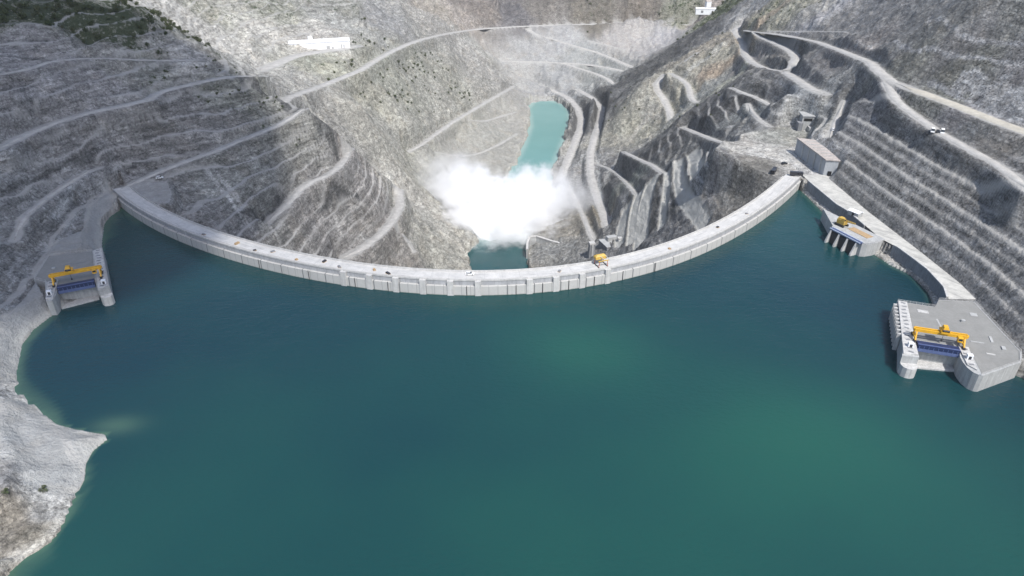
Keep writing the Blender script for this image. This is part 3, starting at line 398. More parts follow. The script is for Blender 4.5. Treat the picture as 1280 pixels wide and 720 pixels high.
    att['carve'] = carve; att['flat'] = flat
    return z, att

# ------------------------------------------------------------------ materials
def new_mat(name):
    m = bpy.data.materials.new(name)
    m.use_nodes = True
    nt = m.node_tree
    return m, nt, nt.nodes["Principled BSDF"]

def nd(nt, typ, **kw):
    n = nt.nodes.new(typ)
    for k, v in kw.items():
        if k.startswith('i_'):
            key = k[2:]
            n.inputs[int(key) if key.isdigit() else key].default_value = v
        else:
            setattr(n, k, v)
    return n

def math_(nt, op, a, b=None, clamp=False):
    n = nt.nodes.new("ShaderNodeMath"); n.operation = op; n.use_clamp = clamp
    for i, v in enumerate((a, b)):
        if v is None: continue
        if hasattr(v, 'links'): nt.links.new(v, n.inputs[i])
        else: n.inputs[i].default_value = v
    return n.outputs[0]

def mixc(nt, fac, a, b, mode='MIX'):
    n = nt.nodes.new("ShaderNodeMix"); n.data_type = 'RGBA'; n.blend_type = mode
    for sock, v in ((n.inputs[0], fac), (n.inputs[6], a), (n.inputs[7], b)):
        if hasattr(v, 'links'): nt.links.new(v, sock)
        elif isinstance(v, (int, float)): sock.default_value = v
        else: sock.default_value = (*v, 1.0)
    return n.outputs[2]

def noise(nt, vec, scale, detail=4.0, rough=0.55, lac=2.0):
    n = nt.nodes.new("ShaderNodeTexNoise")
    n.inputs['Scale'].default_value = scale; n.inputs['Detail'].default_value = detail
    n.inputs['Roughness'].default_value = rough; n.inputs['Lacunarity'].default_value = lac
    if vec is not None: nt.links.new(vec, n.inputs['Vector'])
    return n.outputs[0]

def ramp(nt, fac, stops):
    n = nt.nodes.new("ShaderNodeMapRange")
    n.inputs['From Min'].default_value, n.inputs['From Max'].default_value = stops[0], stops[1]
    n.inputs['To Min'].default_value, n.inputs['To Max'].default_value = stops[2], stops[3]
    nt.links.new(fac, n.inputs['Value'])
    return n.outputs[0]

def scaled(nt, vec, s):
    n = nt.nodes.new("ShaderNodeMapping"); n.inputs['Scale'].default_value = s
    nt.links.new(vec, n.inputs['Vector'])
    return n.outputs[0]

def terrain_material():
    m, nt, p = new_mat("rock_slopes")
    pos = nd(nt, "ShaderNodeNewGeometry").outputs['Position']
    a = nd(nt, "ShaderNodeAttribute", attribute_name="tint")
    k = nd(nt, "ShaderNodeAttribute", attribute_name="mask")
    sep = nd(nt, "ShaderNodeSeparateColor"); nt.links.new(k.outputs['Color'], sep.inputs[0])
    veg, road, chute = sep.outputs[0], sep.outputs[1], sep.outputs[2]
    n_big = noise(nt, pos, 0.03, 4, 0.6)
    n_mid = noise(nt, pos, 0.16, 5, 0.65)
    n_fin = noise(nt, pos, 0.9, 4, 0.7)
    strat = noise(nt, scaled(nt, pos, (0.06, 0.055, 0.5)), 1.0, 5, 0.68)
    streak = noise(nt, scaled(nt, pos, (0.35, 0.22, 0.03)), 1.0, 3, 0.6)
    c = a.outputs['Color']
    v = math_(nt, 'MULTIPLY', ramp(nt, n_big, (0.3, 0.7, 0.84, 1.16)), ramp(nt, n_mid, (0.25, 0.75, 0.76, 1.24)))
    v = math_(nt, 'MULTIPLY', v, ramp(nt, n_fin, (0.25, 0.75, 0.68, 1.32)))
    strat2 = noise(nt, scaled(nt, pos, (0.022, 0.020, 0.17)), 1.0, 4, 0.65)
    bed = nd(nt, 'ShaderNodeAttribute', attribute_name='bedding').outputs['Fac']
    sv_ = math_(nt, 'MULTIPLY', ramp(nt, strat, (0.40, 0.60, 0.74, 1.26)), ramp(nt, strat2, (0.42, 0.58, 0.86, 1.14)))
    sv_ = math_(nt, 'ADD', 1.0, math_(nt, 'MULTIPLY', math_(nt, 'SUBTRACT', sv_, 1.0), bed))
    v = math_(nt, 'MULTIPLY', v, sv_)
    vj = noise(nt, scaled(nt, pos, (0.22, 0.22, 0.05)), 1.0, 3, 0.6)
    v = math_(nt, 'MULTIPLY', v, ramp(nt, math_(nt, 'ABSOLUTE', math_(nt, 'SUBTRACT', vj, 0.5)), (0.0, 0.03, 0.72, 1.0)))
    v = math_(nt, 'MULTIPLY', v, ramp(nt, streak, (0.3, 0.7, 0.92, 1.08)))
    def cracks(scale, lo, hi, amt):
        n_ = noise(nt, pos, scale, 3, 0.6)
        rdg = math_(nt, 'ABSOLUTE', math_(nt, 'SUBTRACT', n_, 0.5))
        return ramp(nt, rdg, (lo, hi, 1 - amt, 1.0))
    v = math_(nt, 'MULTIPLY', v, cracks(0.075, 0.0, 0.022, 0.38))
    v = math_(nt, 'MULTIPLY', v, cracks(0.30, 0.0, 0.035, 0.30))
    vo = nd(nt, 'ShaderNodeTexVoronoi'); vo.inputs['Scale'].default_value = 0.42; vo.inputs['Randomness'].default_value = 0.55
    nt.links.new(pos, vo.inputs['Vector'])
    rb = nd(nt, 'ShaderNodeAttribute', attribute_name='bolts').outputs['Fac']
    dots = ramp(nt, vo.outputs['Distance'], (0.22, 0.34, 0.45, 1.0))
    dots = math_(nt, 'SUBTRACT', 1.0, math_(nt, 'MULTIPLY', math_(nt, 'SUBTRACT', 1.0, dots), rb))
    v = math_(nt, 'MULTIPLY', v, dots)
    dist_ = nd(nt, 'ShaderNodeVectorMath', operation='MULTIPLY_ADD')
    nz_ = nd(nt, 'ShaderNodeTexNoise'); nz_.inputs['Scale'].default_value = 0.25; nz_.inputs['Detail'].default_value = 3
    nt.links.new(pos, nz_.inputs['Vector']); nt.links.new(nz_.outputs['Color'], dist_.inputs[0]); dist_.inputs[1].default_value = (5, 5, 2.5); nt.links.new(pos, dist_.inputs[2])
    blk_h = None
    for sc_, lo_, hi_ in ((0.17, 0.83, 1.17), (0.5, 0.80, 1.20)):
        vb = nd(nt, 'ShaderNodeTexVoronoi'); vb.inputs['Scale'].default_value = sc_
        nt.links.new(scaled(nt, dist_.outputs[0], (1, 1, 1.9)), vb.inputs['Vector'])
        sv2 = nd(nt, 'ShaderNodeSeparateColor'); nt.links.new(vb.outputs['Color'], sv2.inputs[0])
        v = math_(nt, 'MULTIPLY', v, ramp(nt, sv2.outputs[0], (0.0, 1.0, lo_, hi_)))
        hh = math_(nt, 'MULTIPLY', sv2.outputs[1], 0.35 / sc_ * 0.5)
        blk_h = hh if blk_h is None else math_(nt, 'ADD', blk_h, hh)
    blot = noise(nt, pos, 0.42, 3, 0.55)
    v = math_(nt, 'MULTIPLY', v, ramp(nt, blot, (0.60, 0.70, 1.0, 1.35)))
    v = math_(nt, 'MULTIPLY', v, ramp(nt, blot, (0.32, 0.40, 0.62, 1.0)))
    sm_ = nd(nt, 'ShaderNodeAttribute', attribute_name='smoothness').outputs['Fac']
    v = math_(nt, 'ADD', math_(nt, 'MULTIPLY', v, math_(nt, 'SUBTRACT', 1.0, sm_)), sm_)
    grey = nd(nt, "ShaderNodeCombineColor")
    for i in range(3): nt.links.new(v, grey.inputs[i])
    c = mixc(nt, 1.0, c, grey.outputs[0], 'MULTIPLY')
    # warm and cool mineral shifts
    c = mixc(nt, ramp(nt, noise(nt, pos, 0.07, 3, 0.6), (0.5, 0.75, 0.0, 0.25)), c, mixc(nt, 1.0, c, (1.16, 1.0, 0.82), 'MULTIPLY'))
    c = mixc(nt, ramp(nt, noise(nt, scaled(nt, pos, (1, 1, 1.7)), 0.055, 3, 0.6), (0.52, 0.75, 0.0, 0.3)), c, mixc(nt, 1.0, c, (0.92, 0.98, 1.03), 'MULTIPLY'))
    # scrub: low plants in patches
    vn = math_(nt, 'ADD', math_(nt, 'MULTIPLY', noise(nt, pos, 0.10, 4, 0.75), 0.65), math_(nt, 'MULTIPLY', noise(nt, pos, 0.5, 2, 0.6), 0.35))
    th = math_(nt, 'SUBTRACT', 0.68, math_(nt, 'MULTIPLY', veg, 0.25))
    vm = ramp(nt, math_(nt, 'SUBTRACT', vn, th), (-0.012, 0.03, 0.0, 1.0))
    vm = math_(nt, 'MULTIPLY', vm, ramp(nt, veg, (0.0, 0.12, 0.0, 0.9)))
    gcol = mixc(nt, ramp(nt, n_fin, (0.3, 0.7, 0.0, 1.0)), (0.022, 0.036, 0.018), (0.070, 0.084, 0.042))
    c = mixc(nt, math_(nt, 'MULTIPLY', ramp(nt, veg, (0.3, 0.9, 0.0, 0.55)), n_mid), c, (0.16, 0.165, 0.09))
    c = mixc(nt, vm, c, gcol)
    rcol = mixc(nt, n_mid, (0.36, 0.355, 0.34), (0.46, 0.45, 0.425))
    c = mixc(nt, math_(nt, 'MULTIPLY', road, 0.85), c, rcol)
    ccol = mixc(nt, n_mid, (0.36, 0.36, 0.34), (0.50, 0.495, 0.46))
    c = mixc(nt, math_(nt, 'MULTIPLY', chute, 0.9), c, ccol)
    nt.links.new(c, p.inputs['Base Color'])
    p.inputs['Roughness'].default_value = 0.95
    p.inputs['Specular IOR Level'].default_value = 0.15
    h = math_(nt, 'ADD', math_(nt, 'MULTIPLY', n_fin, 0.7), math_(nt, 'MULTIPLY', n_mid, 1.6))
    h = math_(nt, 'ADD', h, math_(nt, 'MULTIPLY', strat, 0.8))
    h = math_(nt, 'ADD', h, math_(nt, 'MULTIPLY', blk_h, math_(nt, 'SUBTRACT', 1.0, sm_)))
    b = nd(nt, "ShaderNodeBump"); b.inputs['Strength'].default_value = 0.9; b.inputs['Distance'].default_value = 1.4
    nt.links.new(h, b.inputs['Height']); nt.links.new(b.outputs[0], p.inputs['Normal'])
    return m

def concrete(name, col, var=0.2, scale=0.25, rough=0.9, streaks=True, joint=0.0):
    m, nt, p = new_mat(name)
    pos = nd(nt, "ShaderNodeTexCoord").outputs['Object']
    n1 = noise(nt, pos, scale, 5, 0.65); n2 = noise(nt, pos, scale * 7, 3, 0.6)
    v = math_(nt, 'MULTIPLY', ramp(nt, n1, (0.25, 0.75, 1 - var, 1 + var)), ramp(nt, n2, (0.25, 0.75, 1 - var * 0.6, 1 + var * 0.6)))
    if streaks:
        n3 = noise(nt, scaled(nt, pos, (1.1, 1.1, 0.06)), 1.0, 3, 0.6)
        v = math_(nt, 'MULTIPLY', v, ramp(nt, n3, (0.3, 0.7, 1 - var, 1 + var * 0.7)))
    g = nd(nt, "ShaderNodeCombineColor")
    for i in range(3): nt.links.new(v, g.inputs[i])
    c = mixc(nt, 1.0, col, g.outputs[0], 'MULTIPLY')
    nt.links.new(c, p.inputs['Base Color'])
    p.inputs['Roughness'].default_value = rough
    p.inputs['Specular IOR Level'].default_value = 0.25
    b = nd(nt, "ShaderNodeBump"); b.inputs['Strength'].default_value = 0.3; b.inputs['Distance'].default_value = 0.15
    nt.links.new(n2, b.inputs['Height']); nt.links.new(b.outputs[0], p.inputs['Normal'])
    return m

def paint(name, col, rough=0.5, metal=0.0, var=0.15):
    m, nt, p = new_mat(name)
    pos = nd(nt, "ShaderNodeTexCoord").outputs['Object']
    n1 = noise(nt, pos, 0.9, 4, 0.7)
    v = ramp(nt, n1, (0.25, 0.75, 1 - var, 1 + var))
    g = nd(nt, "ShaderNodeCombineColor")
    for i in range(3): nt.links.new(v, g.inputs[i])
    nt.links.new(mixc(nt, 1.0, col, g.outputs[0], 'MULTIPLY'), p.inputs['Base Color'])
    p.inputs['Roughness'].default_value = rough
    p.inputs['Metallic'].default_value = metal
    return m

def water_material(name, deep, alt, shallow, rough=0.06, wave=0.35, wscale=0.35, patch=0.006):
    m, nt, p = new_mat(name)
    pos = nd(nt, "ShaderNodeNewGeometry").outputs['Position']
    a = nd(nt, "ShaderNodeAttribute", attribute_name="shallow")
    n = noise(nt, pos, patch, 3, 0.5)
    g_ = nd(nt, "ShaderNodeAttribute", attribute_name="sun_patch").outputs['Fac']  # shifts the water colour to green where sunlit patches are painted
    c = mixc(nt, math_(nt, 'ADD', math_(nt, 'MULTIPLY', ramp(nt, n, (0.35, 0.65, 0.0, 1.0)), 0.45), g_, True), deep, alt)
    c = mixc(nt, a.outputs['Fac'], c, shallow)
    nt.links.new(c, p.inputs['Base Color'])
    p.inputs['Roughness'].default_value = rough
    p.inputs['IOR'].default_value = 1.33
    p.inputs['Specular IOR Level'].default_value = 0.5
    w1 = noise(nt, scaled(nt, pos, (1.0, 1.6, 1.0)), wscale, 4, 0.6)
    w2 = noise(nt, pos, wscale * 0.22, 2, 0.5)
    h = math_(nt, 'ADD', w1, math_(nt, 'MULTIPLY', w2, 1.4))
    b = nd(nt, "ShaderNodeBump"); b.inputs['Strength'].default_value = wave; b.inputs['Distance'].default_value = 0.45
    nt.links.new(h, b.inputs['Height']); nt.links.new(b.outputs[0], p.inputs['Normal'])
    return m

def volume_material(name, density, col=(1, 1, 1), aniso=0.0):
    m = bpy.data.materials.new(name); m.use_nodes = True
    nt = m.node_tree
    nt.nodes.remove(nt.nodes["Principled BSDF"])
    v = nt.nodes.new("ShaderNodeVolumePrincipled")
    v.inputs['Density'].default_value = density
    v.inputs['Color'].default_value = (*col, 1)
    v.inputs['Anisotropy'].default_value = aniso
    nt.links.new(v.outputs[0], nt.nodes["Material Output"].inputs['Volume'])
    return m

# ------------------------------------------------------------------ terrain mesh
NA, NR = 1400, 1000
az = np.r_[np.linspace(-75, -41.5, 70, endpoint=False), np.linspace(-41.5, 41.5, NA), np.linspace(41.5, 75, 61)[1:]]
az = np.radians(az)
rr = np.exp(np.linspace(math.log(95), math.log(2600), NR))
X = (np.sin(az)[None, :] * rr[:, None]).ravel()
Y = (np.cos(az)[None, :] * rr[:, None]).ravel()
Z, ATT = terrain(X, Y)
nc = len(az)

def grid_mesh(name, X, Y, Z, nr, nc, keep=None):
    i = np.arange(nr * nc).reshape(nr, nc)
    q = np.stack([i[:-1, :-1], i[:-1, 1:], i[1:, 1:], i[1:, :-1]], -1).reshape(-1, 4)
    if keep is not None:
        q = q[keep[q].any(1)]
        used = np.zeros(nr * nc, bool); used[q.ravel()] = True
        remap = np.cumsum(used) - 1
        q = remap[q]
        X, Y, Z = X[used], Y[used], Z[used]
    else:
        used = np.ones(nr * nc, bool)
    me = bpy.data.meshes.new(name)
    me.vertices.add(len(X)); me.vertices.foreach_set("co", np.stack([X, Y, Z], -1).astype(np.float32).ravel())
    me.loops.add(q.size); me.loops.foreach_set("vertex_index", q.astype(np.int32).ravel())
    me.polygons.add(len(q)); me.polygons.foreach_set("loop_start", np.arange(0, q.size, 4, dtype=np.int32))
    me.polygons.foreach_set("use_smooth", np.ones(len(q), bool))
    me.update(calc_edges=True)
    return me, used

CC = np.array(COLS, dtype=np.float32)
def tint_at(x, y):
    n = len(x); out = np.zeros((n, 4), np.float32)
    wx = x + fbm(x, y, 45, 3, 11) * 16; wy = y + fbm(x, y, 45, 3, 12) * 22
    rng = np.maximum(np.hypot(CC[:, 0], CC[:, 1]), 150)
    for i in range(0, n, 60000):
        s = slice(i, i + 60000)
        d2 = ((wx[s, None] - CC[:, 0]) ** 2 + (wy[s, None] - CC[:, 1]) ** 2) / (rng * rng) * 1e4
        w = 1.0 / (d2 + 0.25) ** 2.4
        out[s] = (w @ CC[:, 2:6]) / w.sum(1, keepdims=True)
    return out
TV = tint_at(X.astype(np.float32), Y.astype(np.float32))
for wd_, cr, cg, cb, pp in STRIPS:  # some dark strips paint shade of slopes facing away from the sun
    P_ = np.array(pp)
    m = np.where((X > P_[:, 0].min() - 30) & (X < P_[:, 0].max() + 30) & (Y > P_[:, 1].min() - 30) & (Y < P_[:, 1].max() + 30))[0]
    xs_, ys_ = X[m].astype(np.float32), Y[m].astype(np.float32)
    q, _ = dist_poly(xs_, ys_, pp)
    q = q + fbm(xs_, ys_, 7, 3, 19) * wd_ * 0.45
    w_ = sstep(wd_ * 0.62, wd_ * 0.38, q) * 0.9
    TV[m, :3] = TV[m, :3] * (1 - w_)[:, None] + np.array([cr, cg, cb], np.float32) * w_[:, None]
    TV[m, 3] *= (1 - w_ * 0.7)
keep = ~((ATT['depth'] > 45) & (Z < -5))
me, used = grid_mesh("terrain", X, Y, Z, NR, nc, keep)
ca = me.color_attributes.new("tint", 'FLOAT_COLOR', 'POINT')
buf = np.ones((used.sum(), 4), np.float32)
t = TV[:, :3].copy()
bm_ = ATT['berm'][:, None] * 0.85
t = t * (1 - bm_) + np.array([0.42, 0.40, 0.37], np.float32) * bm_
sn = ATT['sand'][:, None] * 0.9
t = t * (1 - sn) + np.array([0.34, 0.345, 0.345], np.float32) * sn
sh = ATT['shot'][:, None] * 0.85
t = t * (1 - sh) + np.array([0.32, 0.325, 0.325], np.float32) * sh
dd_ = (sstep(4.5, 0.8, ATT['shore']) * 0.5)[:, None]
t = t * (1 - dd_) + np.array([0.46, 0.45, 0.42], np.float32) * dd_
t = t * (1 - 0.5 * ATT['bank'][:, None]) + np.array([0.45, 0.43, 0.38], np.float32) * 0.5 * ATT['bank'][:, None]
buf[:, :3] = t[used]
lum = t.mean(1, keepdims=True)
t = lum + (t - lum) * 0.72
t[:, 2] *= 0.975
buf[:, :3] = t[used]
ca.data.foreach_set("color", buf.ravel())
sb = me.attributes.new("bolts", 'FLOAT', 'POINT')
sb.data.foreach_set("value", (ATT['right'] * (1 - ATT['bench'] * 1.6) * sstep(-0.1, 0.35, fbm(X.astype(np.float32), Y.astype(np.float32), 70, 2, 88)))[used].clip(0, 1).astype(np.float32))
se = me.attributes.new("bedding", 'FLOAT', 'POINT')
se.data.foreach_set("value", np.clip(0.22 + ATT['cut'] * 0.75 + ATT['right'] * 0.5, 0, 1)[used].astype(np.float32))
sa = me.attributes.new("smoothness", 'FLOAT', 'POINT')
sa.data.foreach_set("value", np.clip(ATT['shot'] * 0.8 + ATT['chute'] * 0.25 + ATT['sand'] * 0.75 + ATT['scree'] * 0.55, 0, 0.85)[used].astype(np.float32))
cm = me.color_attributes.new("mask", 'FLOAT_COLOR', 'POINT')
buf = np.ones((used.sum(), 4), np.float32)
VEG = TV[:, 3] * (1 - np.clip(ATT['road'] + ATT['chute'] + ATT['flat'] + ATT['shot'], 0, 1))
buf[:, 0] = VEG[used]; buf[:, 1] = np.maximum(ATT['road'], ATT['bench'])[used]; buf[:, 2] = ATT['chute'][used]
cm.data.foreach_set("color", buf.ravel())
M_ROCK = terrain_material()
me.materials.append(M_ROCK)
terr = bpy.data.objects.new("terrain", me)
COL.objects.link(terr)
tag(terr, "grey excavated valley slopes round the reservoir and the river", "terrain", kind="structure")

def ground(x, y):
    z, _ = terrain(np.array([x, x], dtype=np.float64), np.array([y, y], dtype=np.float64))
    return float(z[0])
def grounds(xs, ys):
    z, _ = terrain(np.array(xs, dtype=np.float64), np.array(ys, dtype=np.float64))
    return z

# ------------------------------------------------------------------ reservoir water
def fill_grid(name, poly, z, step, mat, attr):
    xs = [p[0] for p in poly]; ys = [p[1] for p in poly]
    gx = np.arange(min(xs), max(xs) + step, step); gy = np.arange(min(ys), max(ys) + step, step)
    GX, GY = np.meshgrid(gx, gy); GX, GY = GX.ravel(), GY.ravel()
    ins = inside(GX, GY, poly)
    me, used = grid_mesh(name, GX, GY, np.full(len(GX), z), len(gy), len(gx), ins)
    a = me.attributes.new("shallow", 'FLOAT', 'POINT')
    a.data.foreach_set("value", attr(GX[used], GY[used]).astype(np.float32))
    gs = me.attributes.new("sun_patch", 'FLOAT', 'POINT')
    sunp = np.zeros(len(GX[used]))
    for sx_, sy_, rx_, ry_, k_ in ((36, 243, 38, 26, .42), (114, 190, 48, 42, .46), (70, 140, 150, 70, .30), (-60, 110, 120, 60, .10)):  # soft blobs: sunlit patches painted into the reservoir's colour
        sunp += k_ * np.exp(-((GX[used] - sx_) / rx_) ** 2 - ((GY[used] - sy_) / ry_) ** 2)
    gs.data.foreach_set("value", sunp.astype(np.float32))
    me.materials.append(mat)
    o = bpy.data.objects.new(name, me); COL.objects.link(o)
    return o
M_WATER = water_material("reservoir_water", (0.0045, 0.029, 0.040), (0.013, 0.074, 0.055), (0.07, 0.13, 0.09), rough=0.10, wave=0.55)
wp = [(-275, 405), (-275, 250), (-260, 100), (-300, -200), (300, -200), (260, 200), (230, 330), (215, 440), (197, 436)]
wp += [(float(ax_[i]), float(ay_[i]) + 1.0) for i in range(1180, 20, -12)]
def shal(x, y):
    z = grounds(x, y)
    return np.clip(1 + z / 3.2, 0, 1) ** 1.5 * 0.85 * (x < 150) + 0.35 * np.clip(1 + z / 4.0, 0, 1) * (x >= 150) + 0.55 * np.exp(-((x + 146) / 9) ** 2 - ((y - 193) / 5) ** 2)
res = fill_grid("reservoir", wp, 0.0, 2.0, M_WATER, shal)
tag(res, "dark teal reservoir water held back by the arch dam", "reservoir", kind="structure")

M_RIVER = water_material("river_water", (0.115, 0.25, 0.235), (0.14, 0.285, 0.265), (0.36, 0.44, 0.41), rough=0.12, wave=0.5, wscale=0.12, patch=0.02)
M_POOL = water_material("pool_water", (0.010, 0.055, 0.060), (0.018, 0.075, 0.08), (0.45, 0.55, 0.54), rough=0.15, wave=0.8, wscale=0.12, patch=0.03)
rv = [p for p in RIVER]
def rshal(x, y):
    d, _ = dist_poly(x.astype(np.float32), y.astype(np.float32), RIVER, True)
    return np.clip(sstep(10, 0, d) * 0.5 + sstep(800, 745, y) * (0.5 + 0.5 * fbm(x, y, 15, 3, 3)) * 0.8, 0, 1)
riv_poly = [p for p in rv if p[1] > 690]
# widen a little so the sheet runs into its banks
def widen(poly, k):
    cx = sum(p[0] for p in poly) / len(poly)
    out = []
    n = len(poly)
    for i in range(n):
        a, b = Vector(poly[i - 1]), Vector(poly[(i + 1) % n])
        t = (b - a).normalized(); nn = Vector((t.y, -t.x))
        p = Vector(poly[i]) + nn * k
        q = Vector(poly[i]) - nn * k
        out.append(tuple(q if inside(np.array([p.x]), np.array([p.y]), poly)[0] else p))
    return out
rw = widen(rv, 9.0)
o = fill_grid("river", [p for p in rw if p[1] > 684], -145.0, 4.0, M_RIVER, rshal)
tag(o, "bright turquoise river winding away below the dam", "river", kind="structure")
def pshal(x, y):
    return np.clip(sstep(628, 668, y + 14 * fbm(x, y, 22, 3, 9)) , 0, 1)
lowp = [p for p in rw if p[1] <= 700]
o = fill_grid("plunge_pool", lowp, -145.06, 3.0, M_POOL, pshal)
tag(o, "dark green plunge pool at the foot of the dam", "pool", kind="structure")

# ------------------------------------------------------------------ roads
M_GRAVEL = concrete("gravel_road", (0.37, 0.36, 0.34), 0.26, 0.2, 0.95, False)
M_HAUL = concrete("haul_road", (0.41, 0.385, 0.33), 0.22, 0.2, 0.95, False)
def resample(pts, step):
    P_ = np.array(pts, dtype=np.float64)
    # Chaikin smoothing, then even spacing
    for _ in range(2):
        a, b = P_[:-1], P_[1:]
        q = np.empty((2 * len(a), 3)); q[0::2] = a * 0.75 + b * 0.25; q[1::2] = a * 0.25 + b * 0.75
        P_ = np.vstack([P_[:1], q, P_[-1:]])
    s = np.r_[0, np.cumsum(np.hypot(*np.diff(P_[:, :2], axis=0).T))]
    n = max(2, int(s[-1] / step))
    t = np.linspace(0, s[-1], n)
    return np.stack([np.interp(t, s, P_[:, k]) for k in range(3)], -1)
def ribbon(name, pts, width, mat, lift=0.35):
    P_ = resample(pts, 4.0)
    d = np.gradient(P_[:, :2], axis=0); d /= np.linalg.norm(d, axis=1)[:, None] + 1e-9
    nrm = np.stack([-d[:, 1], d[:, 0]], -1)
    jig = 1 + 0.18 * np.array([vnoise(np.array([k * 0.35]), np.array([len(pts) * 3.1]), 4)[0] for k in range(len(P_))])
    tap = np.clip(np.minimum(np.arange(len(P_)), np.arange(len(P_))[::-1]) / 4.0, 0.12, 1.0) if len(P_) > 12 else np.ones(len(P_))
    jig = jig * tap
    offs = (-0.62, -0.5, 0.0, 0.5, 0.62); hs = (-0.9, 0.0, 0.12, 0.0, -0.9)
    V, Fc = [], []
    zt = P_[:, 2]
    for k in range(len(P_)):
        for o_, h_ in zip(offs, hs):
            q = P_[k, :2] + nrm[k] * o_ * width * jig[k]
            V.append((q[0], q[1], zt[k] + lift + h_))
    for k in range(len(P_) - 1):
        for j in range(4):
            Fc.append((k * 5 + j, k * 5 + j + 1, k * 5 + 6 + j, k * 5 + 5 + j))
    b = MB(); b.add(V, Fc)
    o = b.build(name, mat, smooth=True)
    return o
for kind, wdt, pts in ROADS:
    if kind == 'chute': continue
    o = ribbon("haul_road" if kind == 'haul' else "gravel_road", pts, wdt * 0.8, M_HAUL if kind == 'haul' else M_GRAVEL)
    tag(o, "pale gravel road cut into the rock slope" if kind != 'haul' else "wide tan haul road along the upper right slope", "road", "gravel roads on the slopes" if kind != 'haul' else None, kind="structure")

# ------------------------------------------------------------------ the arch dam
M_DAM = None
def dam_material():
    m, nt, p = new_mat("dam_concrete")
    a = nd(nt, "ShaderNodeAttribute", attribute_name="sz")
    sep = nd(nt, "ShaderNodeSeparateXYZ"); nt.links.new(a.outputs['Vector'], sep.inputs[0])
    s, z = sep.outputs[0], sep.outputs[2]
    pos = nd(nt, "ShaderNodeNewGeometry").outputs['Position']
    n1 = noise(nt, pos, 0.12, 4, 0.6)
    n2 = noise(nt, pos, 1.6, 3, 0.6)
    st = noise(nt, scaled(nt, a.outputs['Vector'], (0.55, 1, 0.03)), 1.0, 3, 0.65)
    c = mixc(nt, n1, (0.38, 0.375, 0.36), (0.49, 0.485, 0.465))
    c = mixc(nt, ramp(nt, st, (0.42, 0.3, 0.0, 0.55)), c, (0.26, 0.27, 0.26))
    c = mixc(nt, ramp(nt, n2, (0.5, 0.8, 0.0, 0.3)), c, (0.30, 0.30, 0.29))
    def joint(period, w, fac, c):
        f = math_(nt, 'FRACT', math_(nt, 'DIVIDE', s, period))
        d = math_(nt, 'ABSOLUTE', math_(nt, 'SUBTRACT', f, 0.5))
        return mixc(nt, math_(nt, 'MULTIPLY', math_(nt, 'LESS_THAN', d, w / period), fac), c, (0.13, 0.135, 0.14))
    c = joint(13.3, 0.28, 0.85, c)
    c = joint(4.43, 0.14, 0.5, c)
    wet = ramp(nt, math_(nt, 'ADD', z, math_(nt, 'MULTIPLY', st, 0.8)), (0.9, 0.45, 0.0, 0.8))
    c = mixc(nt, wet, c, (0.12, 0.14, 0.11))
    nt.links.new(c, p.inputs['Base Color'])
    p.inputs['Roughness'].default_value = 0.85
    p.inputs['Specular IOR Level'].default_value = 0.25
    b = nd(nt, "ShaderNodeBump"); b.inputs['Strength'].default_value = 0.3; b.inputs['Distance'].default_value = 0.15
    nt.links.new(n2, b.inputs['Height']); nt.links.new(b.outputs[0], p.inputs['Normal'])
    return m
def deck_material(name, ca_, cb_, cd_, period=9.0, st=(0.10, 0.9, 1), amt=0.75, thr=0.52):
    m, nt, p = new_mat(name)
    pos = nd(nt, "ShaderNodeNewGeometry").outputs['Position']
    a = nd(nt, "ShaderNodeAttribute", attribute_name="sz")
    n1 = noise(nt, pos, 0.22, 5, 0.68)
    n2 = noise(nt, scaled(nt, a.outputs['Vector'], st), 1.0, 4, 0.65)
    n3 = noise(nt, pos, 1.1, 3, 0.65)
    c = mixc(nt, ramp(nt, n1, (0.35, 0.65, 0, 1)), ca_, cb_)
    c = mixc(nt, ramp(nt, n2, (thr, thr + 0.2, 0, amt)), c, cd_)
    c = mixc(nt, ramp(nt, n3, (0.58, 0.72, 0, 0.6)), c, cd_)
    sp = nd(nt, "ShaderNodeSeparateXYZ"); nt.links.new(a.outputs['Vector'], sp.inputs[0])
    f = math_(nt, 'FRACT', math_(nt, 'DIVIDE', sp.outputs[0], period))
    c = mixc(nt, math_(nt, 'MULTIPLY', math_(nt, 'LESS_THAN', f, 0.02), 0.5), c, cd_)
    nt.links.new(c, p.inputs['Base Color'])
    p.inputs['Roughness'].default_value = 0.9
    p.inputs['Specular IOR Level'].default_value = 0.2
    return m
M_DAM = dam_material()
M_BAND = concrete("dam_upper_band", (0.33, 0.335, 0.345), 0.18, 0.3)
M_DECK = deck_material("dam_deck", (0.43, 0.425, 0.41), (0.53, 0.52, 0.50), (0.27, 0.27, 0.265))
M_RDECK = deck_material("service_deck", (0.38, 0.375, 0.35), (0.52, 0.51, 0.47), (0.20, 0.20, 0.19), st=(0.45, 0.14, 1), amt=0.6, thr=0.48)
M_PARA = concrete("parapet_concrete", (0.46, 0.455, 0.44), 0.15, 0.4)
M_CONC = concrete("grey_concrete", (0.36, 0.365, 0.36), 0.18, 0.25)
M_PALE = concrete("pale_concrete", (0.45, 0.445, 0.43), 0.2, 0.35)
M_DARKC = concrete("dark_concrete", (0.205, 0.21, 0.22), 0.2, 0.25)
M_PLAT = concrete("platform_slab", (0.225, 0.225, 0.215), 0.13, 0.15, 0.9, False)
M_WHITE = paint("white_sheet", (0.78, 0.79, 0.80), 0.5)
M_YEL = paint("yellow_steel", (0.66, 0.36, 0.022), 0.45, var=0.2)
M_OCHRE = paint("ochre_steel", (0.50, 0.33, 0.07), 0.6, var=0.3)
M_NAVY = paint("navy_steel", (0.016, 0.028, 0.085), 0.45)
M_BLUE = paint("blue_steel", (0.10, 0.135, 0.27), 0.5)
M_RAIL = paint("pale_blue_steel", (0.40, 0.45, 0.55), 0.45)
